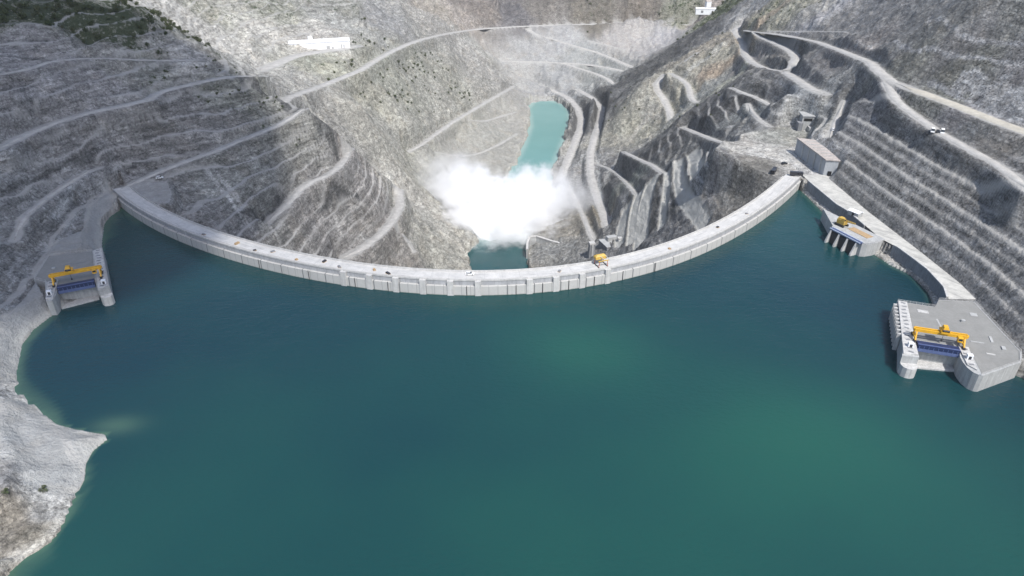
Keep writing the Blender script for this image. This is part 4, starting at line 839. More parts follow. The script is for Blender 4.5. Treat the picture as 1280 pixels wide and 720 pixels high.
M_DARK = paint("dark_steel", (0.03, 0.03, 0.035), 0.6)
M_BLACK = paint("black_void", (0.006, 0.006, 0.007), 0.9)
M_BROWN = paint("brown_boards", (0.36, 0.25, 0.14), 0.9, var=0.35)
M_RUST = paint("rusty_red_steel", (0.42, 0.13, 0.075), 0.7, var=0.3)
M_PINK = concrete("pinkish_slab", (0.40, 0.36, 0.33), 0.25, 0.4)
M_RUBBER = paint("rubber", (0.02, 0.02, 0.02), 0.9)
M_GLASS = paint("dark_glass", (0.02, 0.025, 0.03), 0.1)

def sweep(name, s0, s1, prof, mat, parent=None, step=2.0, closed=True, caps=True):
    """prof: list of (offset downstream, z)"""
    n = max(2, int((s1 - s0) / step) + 1)
    ss = np.linspace(s0, s1, n); k = len(prof)
    V, A_, Fc = [], [], []
    for s in ss:
        x, y, nx, ny = arc(s)
        for o_, z in prof:
            V.append((x + nx * o_, y + ny * o_, z)); A_.append((s, o_, z))
    kk = k if closed else k - 1
    for i in range(n - 1):
        for j in range(kk):
            a, b = i * k + j, i * k + (j + 1) % k
            Fc.append((a, b, b + k, a + k))
    if closed and caps:
        Fc.append(tuple(range(k))[::-1]); Fc.append(tuple(range((n - 1) * k, n * k)))
    me = bpy.data.meshes.new(name)
    me.from_pydata(V, [], Fc)
    at = me.attributes.new("sz", 'FLOAT_VECTOR', 'POINT')
    at.data.foreach_set("vector", np.array(A_, dtype=np.float32).ravel())
    bm = bmesh.new(); bm.from_mesh(me); bmesh.ops.recalc_face_normals(bm, faces=bm.faces); bm.to_mesh(me); bm.free()
    me.materials.append(mat)
    o = bpy.data.objects.new(name, me); COL.objects.link(o)
    if parent is not None: o.parent = parent
    return o

dam = empty("arch_dam", (0, 0, 0))
tag(dam, "long pale concrete arch dam curving across the whole valley", "dam")
S0, S1 = arc_s_at_x(-254.5), arc_s_at_x(192.5)
sweep("wall", S0, S1, [(0, -70), (0, 5.0), (1.3, 5.1), (1.3, 7.5), (10.6, 7.5), (10.6, 5.2), (9.2, 4.6), (9.6, -25), (16, -142), (2, -142)], M_DAM, dam)
sweep("upper_band", S0 + 0.5, S1 - 0.5, [(1.12, 5.13), (1.12, 7.1), (1.28, 7.1), (1.28, 5.13)], M_BAND, dam)
sweep("roadway", S0 + 0.2, S1 - 0.2, [(1.75, 7.508), (10.2, 7.508)], M_DECK, dam, closed=False)
sweep("parapet", S0, S1, [(0.95, 7.504), (0.95, 8.35), (1.3, 8.35), (1.3, 7.504)], M_PARA, dam)
sweep("parapet", S0 + 6, S1 - 8, [(10.3, 7.504), (10.3, 8.4), (10.62, 8.4), (10.62, 7.504)], M_PARA, dam)
sweep("kerb", S0 + 4, S1 - 4, [(2.7, 7.512), (2.7, 7.75), (3.0, 7.75), (3.0, 7.512)], M_PARA, dam)
PIL = [-84, -70.5, -57, -43.5, -30, -16.5, 8.6, 21.7, 34.8, 48]
for x in PIL:
    s = arc_s_at_x(x)
    sweep("pilaster", s - 1.5, s + 1.5, [(-0.45, -6), (-0.45, 7.9), (0.93, 7.9), (0.93, 7.4), (0.9, 5.2), (-0.02, 5.0), (-0.02, -6)], M_PARA, dam, step=1.0)
# drain pipes / ladders standing on the upstream face
for x in (-132, -103, -78, -61, -22, 2, 15, 28, 41, 56, 74):
    s = arc_s_at_x(x)
    xx, yy, nx, ny = arc(s)
    b = MB(); b.cyl((xx - nx * 0.25, yy - ny * 0.25, -2), (xx - nx * 0.25, yy - ny * 0.25, 5.4), 0.16, 6)
    b.build("drain_pipe", M_DARK, dam)

# ------------------------------------------------------------------ right bank service road, walls
def strip(name, left, right, z, mat, step=3.0):
    V, A_, Fc = [], [], []
    ys = np.arange(left[0], left[1] + 0.1, step); s = 0
    n = 7
    for y in ys:
        a = float(np.interp(y, WL_Y, WL_X)) + 0.9; c = float(np.interp(y, XR_Y, XR_X)) + right
        for k in range(n):
            V.append((a + (c - a) * k / (n - 1), y, z)); A_.append((y * 0.8 + (a + (c - a) * k / (n - 1)) * 0.9, (a + (c - a) * k / (n - 1)), z))
    m_ = len(ys)
    for i in range(m_ - 1):
        for k in range(n - 1):
            Fc.append((i * n + k, i * n + k + 1, (i + 1) * n + k + 1, (i + 1) * n + k))
    me = bpy.data.meshes.new(name); me.from_pydata(V, [], Fc)
    at = me.attributes.new("sz", 'FLOAT_VECTOR', 'POINT'); at.data.foreach_set("vector", np.array(A_, dtype=np.float32).ravel())
    me.materials.append(mat)
    o = bpy.data.objects.new(name, me); COL.objects.link(o)
    return o
sr = strip("service_road", (271.5, 436), 1.4, 7.25, M_RDECK)
tag(sr, "pale concrete service road along the foot of the right bank", "road", kind="structure")
def wall_between(y0, y1, label):
    w = empty("retaining_wall", (float(np.interp(y0, WL_Y, WL_X)), y0, 0))
    ox, oy = w.location[0], w.location[1]
    ys = np.arange(y0, y1 + 0.1, 3.0)
    b = MB(); c = MB()
    for a, e in zip(ys[:-1], ys[1:]):
        xa, xe = float(np.interp(a, WL_Y, WL_X)), float(np.interp(e, WL_Y, WL_X))
        b.prism([(xa - 0.9 - ox, a - oy), (xa + 0.5 - ox, a - oy), (xe + 0.5 - ox, e - oy), (xe - 0.9 - ox, e - oy)], -3, 7.6,
                [(xa - 0.15 - ox, a - oy), (xa + 0.5 - ox, a - oy), (xe + 0.5 - ox, e - oy), (xe - 0.15 - ox, e - oy)])
        c.prism([(xa - 0.3 - ox, a - oy), (xa + 0.75 - ox, a - oy), (xe + 0.75 - ox, e - oy), (xe - 0.3 - ox, e - oy)], 7.61, 8.1)
    b.build("wall_face", M_DARKC, w); c.build("coping", M_PALE, w)
    tag(w, label, "wall")
wall_between(352, 421, "dark grey retaining wall between the dam's right end and the four-pier intake")
wall_between(272.5, 327, "dark grey retaining wall curving to the intake with the bright yellow gantry")

# ------------------------------------------------------------------ gantry intakes
def railing(mb, pts, z, h=1.1, gap=2.5):
    for p, q in zip(pts[:-1], pts[1:]):
        L = math.hypot(q[0] - p[0], q[1] - p[1]); n = max(1, int(L / gap))
        for k in range(n + 1):
            t_ = k / n
            x, y = p[0] + (q[0] - p[0]) * t_, p[1] + (q[1] - p[1]) * t_
            mb.box(x - .05, x + .05, y - .05, y + .05, z, z + h)
        for hh in (h, h * 0.55):
            mb.bar((p[0], p[1], z + hh), (q[0], q[1], z + hh), 0.09)

def gantry_crane(name, loc, rz, half, legl, z0, h, label, tx, mat):
    g = empty(name, loc, rz)
    tag(g, label, "crane", "gantry cranes")
    for i, (sx, sy) in enumerate(((-1, 0), (-1, 1), (1, 0), (1, 1))):
        b = MB(); x = sx * half
        b.bar((x, legl * sy * 1.0, z0 + 0.7), (x * 0.985, legl * 0.5 + (sy - 0.5) * 1.9, z0 + h), 0.55, 0.55)
        b.build("leg", mat, g)
        w = MB(); w.box(x - 0.5, x + 0.5, legl * sy - 1.0, legl * sy + 1.0, z0, z0 + 0.7); w.build("bogie", M_DARK, g)
    for sx in (-1, 1):
        b = MB(); b.bar((sx * half, 0, z0 + 1.0), (sx * half, legl, z0 + 1.0), 0.5); b.bar((sx * half, legl * 0.24, z0 + h * 0.55), (sx * half, legl * 0.76, z0 + h * 0.55), 0.4)
        b.build("leg_brace", mat, g)
    for dy in (-0.75, 0.75):
        b = MB(); b.box(-half - 0.8, half + 0.8, legl * 0.5 + dy - 0.3, legl * 0.5 + dy + 0.3, z0 + h, z0 + h + 1.3); b.build("girder", mat, g)
    for sx in (-1, 1):
        b = MB(); b.box(sx * (half + 0.9) - 0.3, sx * (half + 0.9) + 0.3, legl * 0.5 - 0.44, legl * 0.5 + 0.44, z0 + h + 0.15, z0 + h + 1.2); b.build("end_tie", mat, g)
    t_ = empty("trolley", (0, 0, 0)); t_.parent = g
    b = MB(); b.box(tx - 1.7, tx + 1.7, legl * 0.5 - 2.2, legl * 0.5 + 2.2, z0 + h + 1.36, z0 + h + 2.2); b.prism([(tx - 1.3, legl * 0.5 - 1.5), (tx + 1.1, legl * 0.5 - 1.5), (tx + 1.1, legl * 0.5 + 1.5), (tx - 1.3, legl * 0.5 + 1.5)], z0 + h + 2.2, z0 + h + 4.0,
        [(tx - 0.9, legl * 0.5 - 1.1), (tx + 0.7, legl * 0.5 - 1.1), (tx + 0.7, legl * 0.5 + 1.1), (tx - 0.9, legl * 0.5 + 1.1)])
    b.build("winch_house", mat, t_)
    b = MB(); b.cyl((tx - 1.2, legl * 0.5 - 1.9, z0 + h + 2.7), (tx + 1.2, legl * 0.5 - 1.9, z0 + h + 2.7), 0.45); b.build("drum", M_DARK, t_)
    b = MB(); b.cyl((tx, legl * 0.5 - .1, z0 + h - 2.6), (tx, legl * 0.5 - .1, z0 + h + 1.3), 0.08, 6); b.box(tx - .3, tx + .3, legl * .5 - .4, legl * .5 + .2, z0 + h - 3.3, z0 + h - 2.6); b.build("hook", M_DARK, t_)
    b = MB(); b.box(half - 3.0, half - 1.2, legl * 0.5 - 2.9, legl * 0.5 - 1.1, z0 + h - 1.0, z0 + h + 0.9); c = b.build("cabin", mat, g)
    b = MB(); b.box(half - 2.8, half - 1.4, legl * 0.5 - 2.96, legl * 0.5 - 2.905, z0 + h - 0.3, z0 + h + 0.6); b.build("window", M_GLASS, c)
    return g

def intake(loc, rz, plat, nose_l, nose_r, mir, label, barrier, ribs):
    I_ = empty("intake_structure", loc, rz)
    tag(I_, label, "intake")
    b = MB(); b.prism(plat, -25, 8.0); b.build("platform", M_CONC, I_)
    # paved top, a thin slab inside the edge
    cx = sum(p[0] for p in plat) / len(plat); cyy = sum(p[1] for p in plat) / len(plat)
    b = MB(); b.prism(mir['slab'], 8.004, 8.09); b.build("paving", M_PLAT, I_)
    for strip_, nm in ((mir['dl'], "pier_deck"), (mir['dr'], "pier_deck")):
        b = MB(); b.prism(strip_, 8.01, 8.55); d = b.build(nm, M_PALE, I_)
        (x0, y0), (x1, y1) = ((strip_[0][0] + strip_[1][0]) / 2, (strip_[0][1] + strip_[1][1]) / 2), ((strip_[2][0] + strip_[3][0]) / 2, (strip_[2][1] + strip_[3][1]) / 2)
        n = int(math.hypot(x1 - x0, y1 - y0) / 3.1)
        for k in range(n):
            t_ = (k + 0.5) / n; rx = random.uniform(-.5, .5)
            c = MB(); c.box(x0 + (x1 - x0) * t_ - 1.0 + rx, x0 + (x1 - x0) * t_ + 0.9 + rx, y0 + (y1 - y0) * t_ - 0.55, y0 + (y1 - y0) * t_ + 0.5, 8.56, 8.62, rz=random.uniform(-.5, .5))
            c.build("grating", M_DARKC, d)
    for nz in (nose_l, nose_r):
        if nz:
            b = MB(); b.prism(nz, -20, 4.6); b.build("pier_nose", M_PALE, I_)
    # gate bay
    b = MB(); b.box(-8.6, 7.3, -3.2, -2.7, -8, 6.15); b.build("bay_wall", M_CONC, I_)
    b = MB(); b.prism([(-8.5, -9.5), (7.0, -7.2), (7.0, -3.2), (-8.5, -3.2)], -6, 0.7); b.build("sill", M_PALE, I_)
    g = MB(); g.box(-8.4, 7.1, -5.6, -2.2, 6.2, 9.4); gate = g.build("gate_beam", M_NAVY, I_)
    g = MB(); g.box(-8.35, 7.05, -5.72, -5.605, 6.3, 7.7); g.box(-8.35, 7.05, -5.3, -4.9, 9.404, 9.6); g.build("flange", M_BLUE, gate)
    for k in range(9):
        g = MB(); g.box(-7.9 + k * 1.75, -7.7 + k * 1.75, -5.8, -5.725, 6.3, 9.0); g.build("stiffener", M_BLUE, gate)
    r = MB()
    for pts in barrier: railing(r, pts, 8.0)
    r.build("railing", M_PARA, I_)
    if ribs:
        (x0, y0), (x1, y1), side = ribs
        for k in range(9):
            t_ = (k + 0.5) / 9
            x, y = x0 + (x1 - x0) * t_, y0 + (y1 - y0) * t_
            q = MB(); q.prism([(x, y - 0.6), (x, y + 0.6), (x + side * 1.5, y + 0.35), (x + side * 1.5, y - 0.35)], -12, 8.3); q.build("buttress", M_PALE, I_)
    for (hx, hy, hw, hd, hz) in mir.get('hatches', ()):
        h = MB(); h.box(hx - hw, hx + hw, hy - hd, hy + hd, 8.095, 8.1 + hz, rz=random.uniform(-.06, .06)); h.build("hatch_cover", random.choice((M_PALE, M_CONC, M_DARKC)), I_)
    # winch huts on the pier tips
    for (hx, hy) in mir['huts']:
        h = MB(); h.box(hx - 1.0, hx + 1.0, hy - 0.9, hy + 0.9, 8.56, 10.4); hh = h.build("winch_hut", M_WHITE, I_)
        h = MB(); h.box(hx - 0.5, hx + 0.5, hy - 0.95, hy - 0.905, 8.6, 10.0); h.build("door", M_DARK, hh)
    return I_

LRZ = math.atan2(0.43, 0.903)
platL = [(-16.1, 37.8), (4.5, 34.5), (8.9, 35.4), (13.6, -11.4), (8.75, -13.2), (7.2, -3), (-8.5, -3), (-9, -11), (-10, -14.5), (-12.5, -13.5), (-14.6, 7), (-20, 13)]
intake((-209, 286.5, 0), LRZ, platL,
       None, [(8.8, -12.0), (13.5, -10.5), (14.1, -13.2), (13.4, -14.9), (11.8, -15.6), (10.0, -15.2), (9.1, -14.0)],
       dict(slab=[(-15.6, 37.2), (4.3, 34.0), (6.9, 0), (-7.9, 0), (-8.3, -1), (-9.2, -2), (-14.0, 7.2), (-19.4, 13)],
            dl=[(-12.5, -12.8), (-9.5, -12.8), (-8.9, 5.5), (-13.2, 5.5)], dr=[(8.9, -12.4), (13.3, -11.2), (8.7, 34.8), (4.9, 33.9)],
            huts=[(-11.2, -8.5), (11.3, -8.0)], hatches=[(-3, 22, 5, .3, .1), (-12, 20, .8, .8, .7), (0, 12, 1.2, .9, .3)]),
       "grey intake platform with dark blue gate beam on the left bank",
       [[(-15.7, 37.3), (4.4, 34.2)], [(-19.6, 13), (-15.8, 37.3)], [(-14.2, 7), (-19.4, 12.8)], [(9.0, 35.0), (13.4, -11.2)]], None)
gantry_crane("gantry_crane", (-208.4, 285.2, 0), LRZ, 10.0, 5.6, 8.56, 3.9, "orange-yellow gantry crane over the left bank intake", -2.5, M_YEL)

RRZ = math.atan2(-0.305, 0.952)
platR = [(-10.5, 32.8), (5.2, 32.4), (8, 40), (23.2, 42.9), (31.4, 3.6), (29.4, -4), (12.6, -18.8), (11.0, -18.9), (9.2, -17.6), (7.8, -15), (7.0, -11.5), (6.8, -8), (7.3, -3), (-8.6, -3), (-9, -13), (-15.4, -14), (-13.2, 0)]
intake((177, 234.3, 0), RRZ, platR,
       [(-15.2, -13), (-9.2, -12.2), (-9.0, -15.2), (-9.7, -16.8), (-11.3, -17.7), (-13.2, -17.6), (-14.6, -16.6), (-15.2, -15.0)], None,
       dict(slab=[(-6.4, 32.2), (5.0, 31.9), (7.8, 39.4), (22.6, 42.2), (30.7, 3.8), (28.8, -3.6), (12.2, -17.6), (11.6, 0.5), (-8.3, 0.5)],
            dl=[(-14.8, -12.6), (-9.3, -12.0), (-6.6, 32.2), (-10.2, 32.3)], dr=[(8.0, -13.5), (10.8, -16.2), (11.4, 0.2), (7.6, 0.2)],
            huts=[(-11.4, -6.5), (9.6, -8.6)], hatches=[(-1, 26, 2.2, 1.2, .12), (16, 6, 2.6, .35, .2), (22, 10, .5, 2.4, .25), (19, -2, 1.6, .4, .2), (14, 22, .8, .6, .9), (25, 4, .7, 1.3, .5), (20, 30, 1.4, 1.4, .1), (4, 14, .35, 7, .06)]),
       "large grey intake platform with white ribbed side on the right bank",
       [[(-10.3, 32.5), (5.0, 32.2)], [(8, 39.7), (23, 42.6), (31.1, 3.7), (29.2, -3.8), (11.6, -19.0)]], ((-10.9, 30.5), (-13.4, 1.5), -1))
gantry_crane("gantry_crane", (176.4, 232.4, 0), RRZ, 9.0, 5.6, 8.56, 3.8, "bright yellow gantry crane over the right bank intake", 1.2, M_YEL)

# four-pier intake halfway along the right bank
MRZ = math.atan2(-0.923, 0.389)
mi = empty("intake_structure", (183.2, 338.2, 0), MRZ)
tag(mi, "small intake with four slanting piers and pale blue rails below the service road", "intake")
b = MB(); b.prism([(-11.5, 0.5), (10.5, 0.5), (12, 3), (12.5, 8), (11, 17), (-34, 17), (-13.5, 4)], -12, 7.4); b.build("platform", M_CONC, mi)
b = MB(); b.prism([(-10.8, 2.0), (10, 2.0), (12, 8), (10.6, 16.4), (-13.4, 16.4), (-13, 4)], 7.41, 7.5); b.build("paving", M_CONC, mi)
b = MB(); b.box(-7, 6.5, 8.2, 13.0, 7.51, 7.68); b.build("brown_decking", M_BROWN, mi)
for k in range(4):
    x = -9.6 + 5.9 * k
    b = MB(); b.add([(x - .45, 0.6, -10), (x + .45, 0.6, -10), (x + .45, 0.6, 7.2), (x - .45, 0.6, 7.2), (x - .45, -5.4, -10), (x + .45, -5.4, -10), (x + .45, -1.2, 7.2), (x - .45, -1.2, 7.2), (x - .45, -3.6, 1.2), (x + .45, -3.6, 1.2)],
        [(0, 3, 7, 8, 4), (1, 5, 9, 6, 2), (3, 2, 6, 7), (7, 6, 9, 8), (8, 9, 5, 4), (0, 4, 5, 1)])
    b.build("pier", M_PALE, mi)
for k in range(3):
    x = -9.0 + 5.9 * k
    b = MB(); b.box(x, x + 4.7, -1.0, -0.7, -8, 6.8); b.build("trash_rack", M_DARK, mi)
for k in range(3):
    b = MB(); b.box(-11, 10.2, -1.1 + k * 1.15, -0.55 + k * 1.15, 7.55, 8.15); b.build("rail_beam", M_RAIL if k != 1 else M_BLUE, mi)
b = MB(); b.box(-11.3, 10.4, -1.2, 1.9, 7.3, 7.54); b.build("front_beam", M_NAVY, mi)
b = MB(); railing(b, [(10.4, 0.8), (11.8, 3), (12.3, 8)], 7.4); b.build("railing", M_PARA, mi)

# ochre crane at that intake
g = empty("crawler_crane", (186.5, 352.5, 7.5), R(-62))
tag(g, "ochre yellow crane standing by the four-pier intake", "crane")
b = MB(); b.box(-2.4, 2.4, -1.6, 1.6, 1.2, 3.4); b.prism([(-2.4, -1.6), (0.4, -1.6), (0.4, 1.6), (-2.4, 1.6)], 3.4, 4.6, [(-2.0, -1.3), (0.2, -1.3), (0.2, 1.3), (-2.0, 1.3)]); b.build("house", M_OCHRE, g)
b = MB(); b.box(0.8, 2.4, -1.7, -0.4, 3.4, 4.9); c = b.build("cabin", M_OCHRE, g)
b = MB(); b.box(2.405, 2.46, -1.6, -0.5, 3.7, 4.7); b.build("window", M_GLASS, c)
for sy in (-1, 1):
    b = MB(); b.box(-3.0, 3.0, sy * 1.9 - 0.5, sy * 1.9 + 0.5, 0.05, 1.15, top=0.93); b.build("track", M_RUBBER, g)
b = MB()
for sy in (-.45, .45):
    b.bar((1.6, sy, 3.0), (8.2, sy * .5, 3.9), 0.22)
    b.bar((1.6, sy, 3.9), (8.2, sy * .5, 4.3), 0.22)
for k in range(6): b.bar((1.8 + k * 1.1, .42, 3.1 + k * .14), (2.8 + k * 1.1, -.4, 3.9 + k * .05), 0.12)
b.build("boom", M_OCHRE, g)

# white roofed shed on the service road
g = empty("storage_shed", (200.2, 366.5, 7.3), R(-60))
tag(g, "small white roofed shed on the service road behind the ochre crane", "shed")
b = MB(); b.box(-3.4, 3.4, -2.0, 2.0, 0, 2.6); b.build("wall", M_CONC, g)
b = MB(); b.add([(-3.8, -2.4, 2.62), (3.8, -2.4, 2.62), (3.8, 0, 3.3), (-3.8, 0, 3.3), (3.8, 2.4, 2.62), (-3.8, 2.4, 2.62), (-3.8, -2.4, 2.7), (3.8, -2.4, 2.7), (3.8, 0, 3.42), (-3.8, 0, 3.42), (3.8, 2.4, 2.7), (-3.8, 2.4, 2.7)],
    [(6, 7, 8, 9), (9, 8, 10, 11), (0, 1, 7, 6), (4, 5, 11, 10), (0, 3, 2, 1), (3, 5, 4, 2), (1, 2, 8, 7), (2, 4, 10, 8), (0, 6, 9, 3), (3, 9, 11, 5)]); b.build("roof", M_WHITE, g)
b = MB(); b.box(-0.7, 0.7, -2.06, -2.005, 0.05, 2.1); b.build("door", M_DARK, g)

# ochre gantry on the dam crest
s = arc_s_at_x(47.2); xx, yy, nx, ny = arc(s)
g = empty("gantry_crane", (xx + nx * 6.2, yy + ny * 6.2, 7.51), math.atan2(ny, nx) - math.pi / 2)
g.scale = (0.72, 0.72, 0.72)
tag(g, "ochre gantry hoist with red legs standing on the dam crest", "crane", "gantry cranes")
for sx in (-3.4, 3.4):
    for sy in (-3.2, 3.4):
        b = MB(); b.bar((sx, sy, 0), (sx * .9, sy, 4.6), 0.35); b.build("leg", M_RUST, g)
b = MB(); b.box(-4.2, 4.2, 0.4, 3.9, 4.61, 6.3); b.prism([(-4.2, .4), (4.2, .4), (4.2, 3.9), (-4.2, 3.9)], 6.3, 7.4, [(-3.0, 1.5), (3.0, 1.5), (3.0, 2.9), (-3.0, 2.9)]); b.build("machine_house", M_OCHRE, g)
b = MB()
for sy in (-3.2, 0.1): b.box(-4.0, 4.0, sy - .25, sy + .25, 4.62, 5.2)
b.build("girder", M_OCHRE, g)
b = MB(); b.bar((-1.5, 2.2, 7.2), (1.6, -3.2, 4.9), 0.3); b.bar((2.8, 2.2, 7.2), (5.2, -2.8, 4.6), 0.3); b.build("jib", M_PARA, g)
b = MB()
for sx in (-3.4, 3.4): b.box(sx - .3, sx + .3, -3.6, 3.8, 0.003, 0.4)
b.build("rail_truck", M_DARK, g)

# ------------------------------------------------------------------ buildings
g = empty("valve_building", (207, 455, 0))
tag(g, "tall grey concrete block with a pinkish roof at the dam's right end", "building")
b = MB(); b.prism([(-1.6, 24), (0.8, -22), (8.5, -24), (10, 18)], 5, 17.5); b.build("wall", concrete("block_wall", (0.34, 0.355, 0.37), 0.12, 0.12), g)
b = MB(); b.prism([(-2.2, 24.6), (0.2, -22.6), (9.1, -24.6), (10.6, 18.6)], 17.51, 18.2); b.build("roof", M_PINK, g)
for k in range(6):
    b = MB(); b.box(0.5 + k * .25, 9.0 + k * .1, 14.0 - k * 6.0, 14.5 - k * 6.0, 18.21, 18.5); b.build("roof_ridge", M_CONC, g)
b = MB(); b.box(3.3, 5.6, -23.4, -22.6, 6.9, 10.2); b.build("door", M_BLACK, g)
for k in range(4):
    q = MB(); y = 12 - k * 9.5; q.box(-1.25 + (12 - y) * .0525 - .35, -1.25 + (12 - y) * .0525 + .3, y - .6, y + .6, 5, 17.4); q.build("pilaster", M_CONC, g)

g = empty("portal_building", (236, 529, 11), R(-6))
tag(g, "grey concrete portal with two black slot openings in the slope", "building")
b = MB(); b.box(-8.2, 8.2, -0.5, 7, -3, 8.2); b.build("wall", M_CONC, g)
b = MB(); b.box(-8.6, 8.6, -1.0, 12, 8.21, 8.9); b.build("roof", M_CONC, g)
for sx in (-1, 1):
    b = MB(); b.box(sx * 3.9 - 3.2, sx * 3.9 + 3.2, -0.62, -0.51, 4.6, 6.9); b.build("opening", M_BLACK, g)
b = MB(); b.box(-11.5, -8.3, -4.5, 3, -3, 4); b.build("wing_wall", M_DARKC, g)
b = MB(); b.box(-3.4, 5.4, -7, -0.6, -3, 1.2); b.build("apron_block", M_PALE, g)

g = empty("long_shed", (-224, 829, 13), 0.34)
tag(g, "long white industrial shed beside the sunlit dirt yard", "building")
b = MB(); b.box(-34, 34, -7, 7, -4, 9.0); b.build("wall", M_WHITE, g)
b = MB(); b.prism([(-34.6, -7.6), (34.6, -7.6), (34.6, 7.6), (-34.6, 7.6)], 9.01, 11.5, [(-34.6, -0.3), (34.6, -0.3), (34.6, 0.3), (-34.6, 0.3)]); b.build("roof", M_WHITE, g)
for x, w_, h_ in ((-20, 5, 3.2), (9, 4, 4.5), (14, 2.4, 3.2), (24, 1.4, 5.5), (27, 1.4, 5.0)):
    b = MB(); b.box(x - w_ / 2, x + w_ / 2, -7.12, -7.01, 0.1, h_); b.build("door", paint("shed_door", (0.38, 0.38, 0.38)), g)
b = MB(); b.box(-12, -7, -3, 3, 9.0, 14.5); b.build("silo_tower", M_WHITE, g)

g = empty("distant_shed", (352, 1321, -16), R(-8))
tag(g, "long low white shed at the far top of the valley", "building")
b = MB(); b.box(-19, 19, -6, 6, -3, 6.5); b.build("wall", M_WHITE, g)
b = MB(); b.prism([(-19.6, -6.6), (19.6, -6.6), (19.6, 6.6), (-19.6, 6.6)], 6.51, 8.4, [(-19.6, -.3), (19.6, -.3), (19.6, .3), (-19.6, .3)]); b.build("roof", M_WHITE, g)
b = MB(); b.box(-10, -6, -6.15, -6.02, 0, 4); b.build("door", M_DARKC, g)
g = empty("distant_house", (361, 1349, -7), R(10))
tag(g, "tiny white house above the far white shed", "building")
b = MB(); b.box(-4.5, 4.5, -4, 4, -3, 6); b.build("wall", M_WHITE, g)
b = MB(); b.prism([(-5, -4.5), (5, -4.5), (5, 4.5), (-5, 4.5)], 6.01, 8.6, [(-5, -.2), (5, -.2), (5, .2), (-5, .2)]); b.build("roof", M_PINK, g)

g = empty("powerhouse", (90, 552, -119), R(20))
tag(g, "grey stepped powerhouse block on the slope just below the dam", "building")
b = MB(); b.box(-8.5, 8.5, -7, 9, -34, 17); b.build("wall", M_DARKC, g)
b = MB(); b.box(-8.9, 8.9, -7.4, 9.4, 17.01, 17.7); b.build("roof", M_CONC, g)
b = MB(); b.box(-3, 6, 2, 7, 17.71, 21.5); b.build("roof_hut", M_CONC, g)
b = MB(); b.box(-8, 5, -15, -7.05, -34, 5.5); b.build("annex", M_CONC, g)
b = MB(); b.box(-8.4, 5.4, -15.4, -7.1, 5.51, 6.1); b.build("annex_roof", paint("lilac_roof", (0.45, 0.45, 0.5)), g)
for k in range(3):
    b = MB(); b.box(-6.5 + k * 4.6, -4.2 + k * 4.6, -7.12, -7.01, 9.5, 13.0); b.build("window", M_BLACK, g)
g = empty("lined_slope_panel", (104, 545, -121), R(8))
tag(g, "smooth pale grey concrete panel beside the powerhouse block", "panel")
b = MB(); b.add([(-8, -18, -34), (8, -18, -34), (8, 6, 24), (-8, 6, 24), (-8, 9, -34), (8, 9, -34), (8, 9, 24), (-8, 9, 24)], [(0, 1, 2, 3), (3, 2, 6, 7), (1, 5, 6, 2), (0, 3, 7, 4), (4, 7, 6, 5), (0, 4, 5, 1)])
b.build("panel_face", M_CONC, g)
b = MB(); b.box(-8.3, 8.3, 5.6, 9.3, 24.01, 24.8); b.build("coping", M_PALE, g)
g = empty("shaft_tower", (72, 552, -122), R(10))
tag(g, "slim grey shaft tower with a pale cap left of the powerhouse", "tower")
b = MB(); b.prism([(-4, -3), (4, -3), (4, 4), (-4, 4)], -28, 19, [(-2.2, -1.6), (2.6, -1.6), (2.6, 3), (-2.2, 3)]); b.build("shaft", M_DARKC, g)
b = MB(); b.box(-2.4, 2.8, -1.9, 3.2, 19.01, 20.4); b.build("cap", M_PALE, g)
b = MB(); b.box(-.7, .9, -2.7, -1.9, -8, 18.6); b.build("rib", M_CONC, g)

# curved low wall round the right side of the plunge pool
g = empty("basin_wall", (0, 0, 0))
tag(g, "curved grey wall edging the right side of the plunge pool", "wall")
pw = [(15, 604), (15.5, 618), (18, 632), (25, 634), (33, 628), (41, 622), (50, 617), (60, 614)]
b = MB(); c = MB()
for p_, q_ in zip(pw[:-1], pw[1:]):
    b.bar((p_[0], p_[1], -141), (q_[0], q_[1], -141), 1.6, 12); c.bar((p_[0], p_[1], -134.4), (q_[0], q_[1], -134.4), 2.3, 1.0)
b.build("wall_face", M_CONC, g); c.build("coping", M_PALE, g)

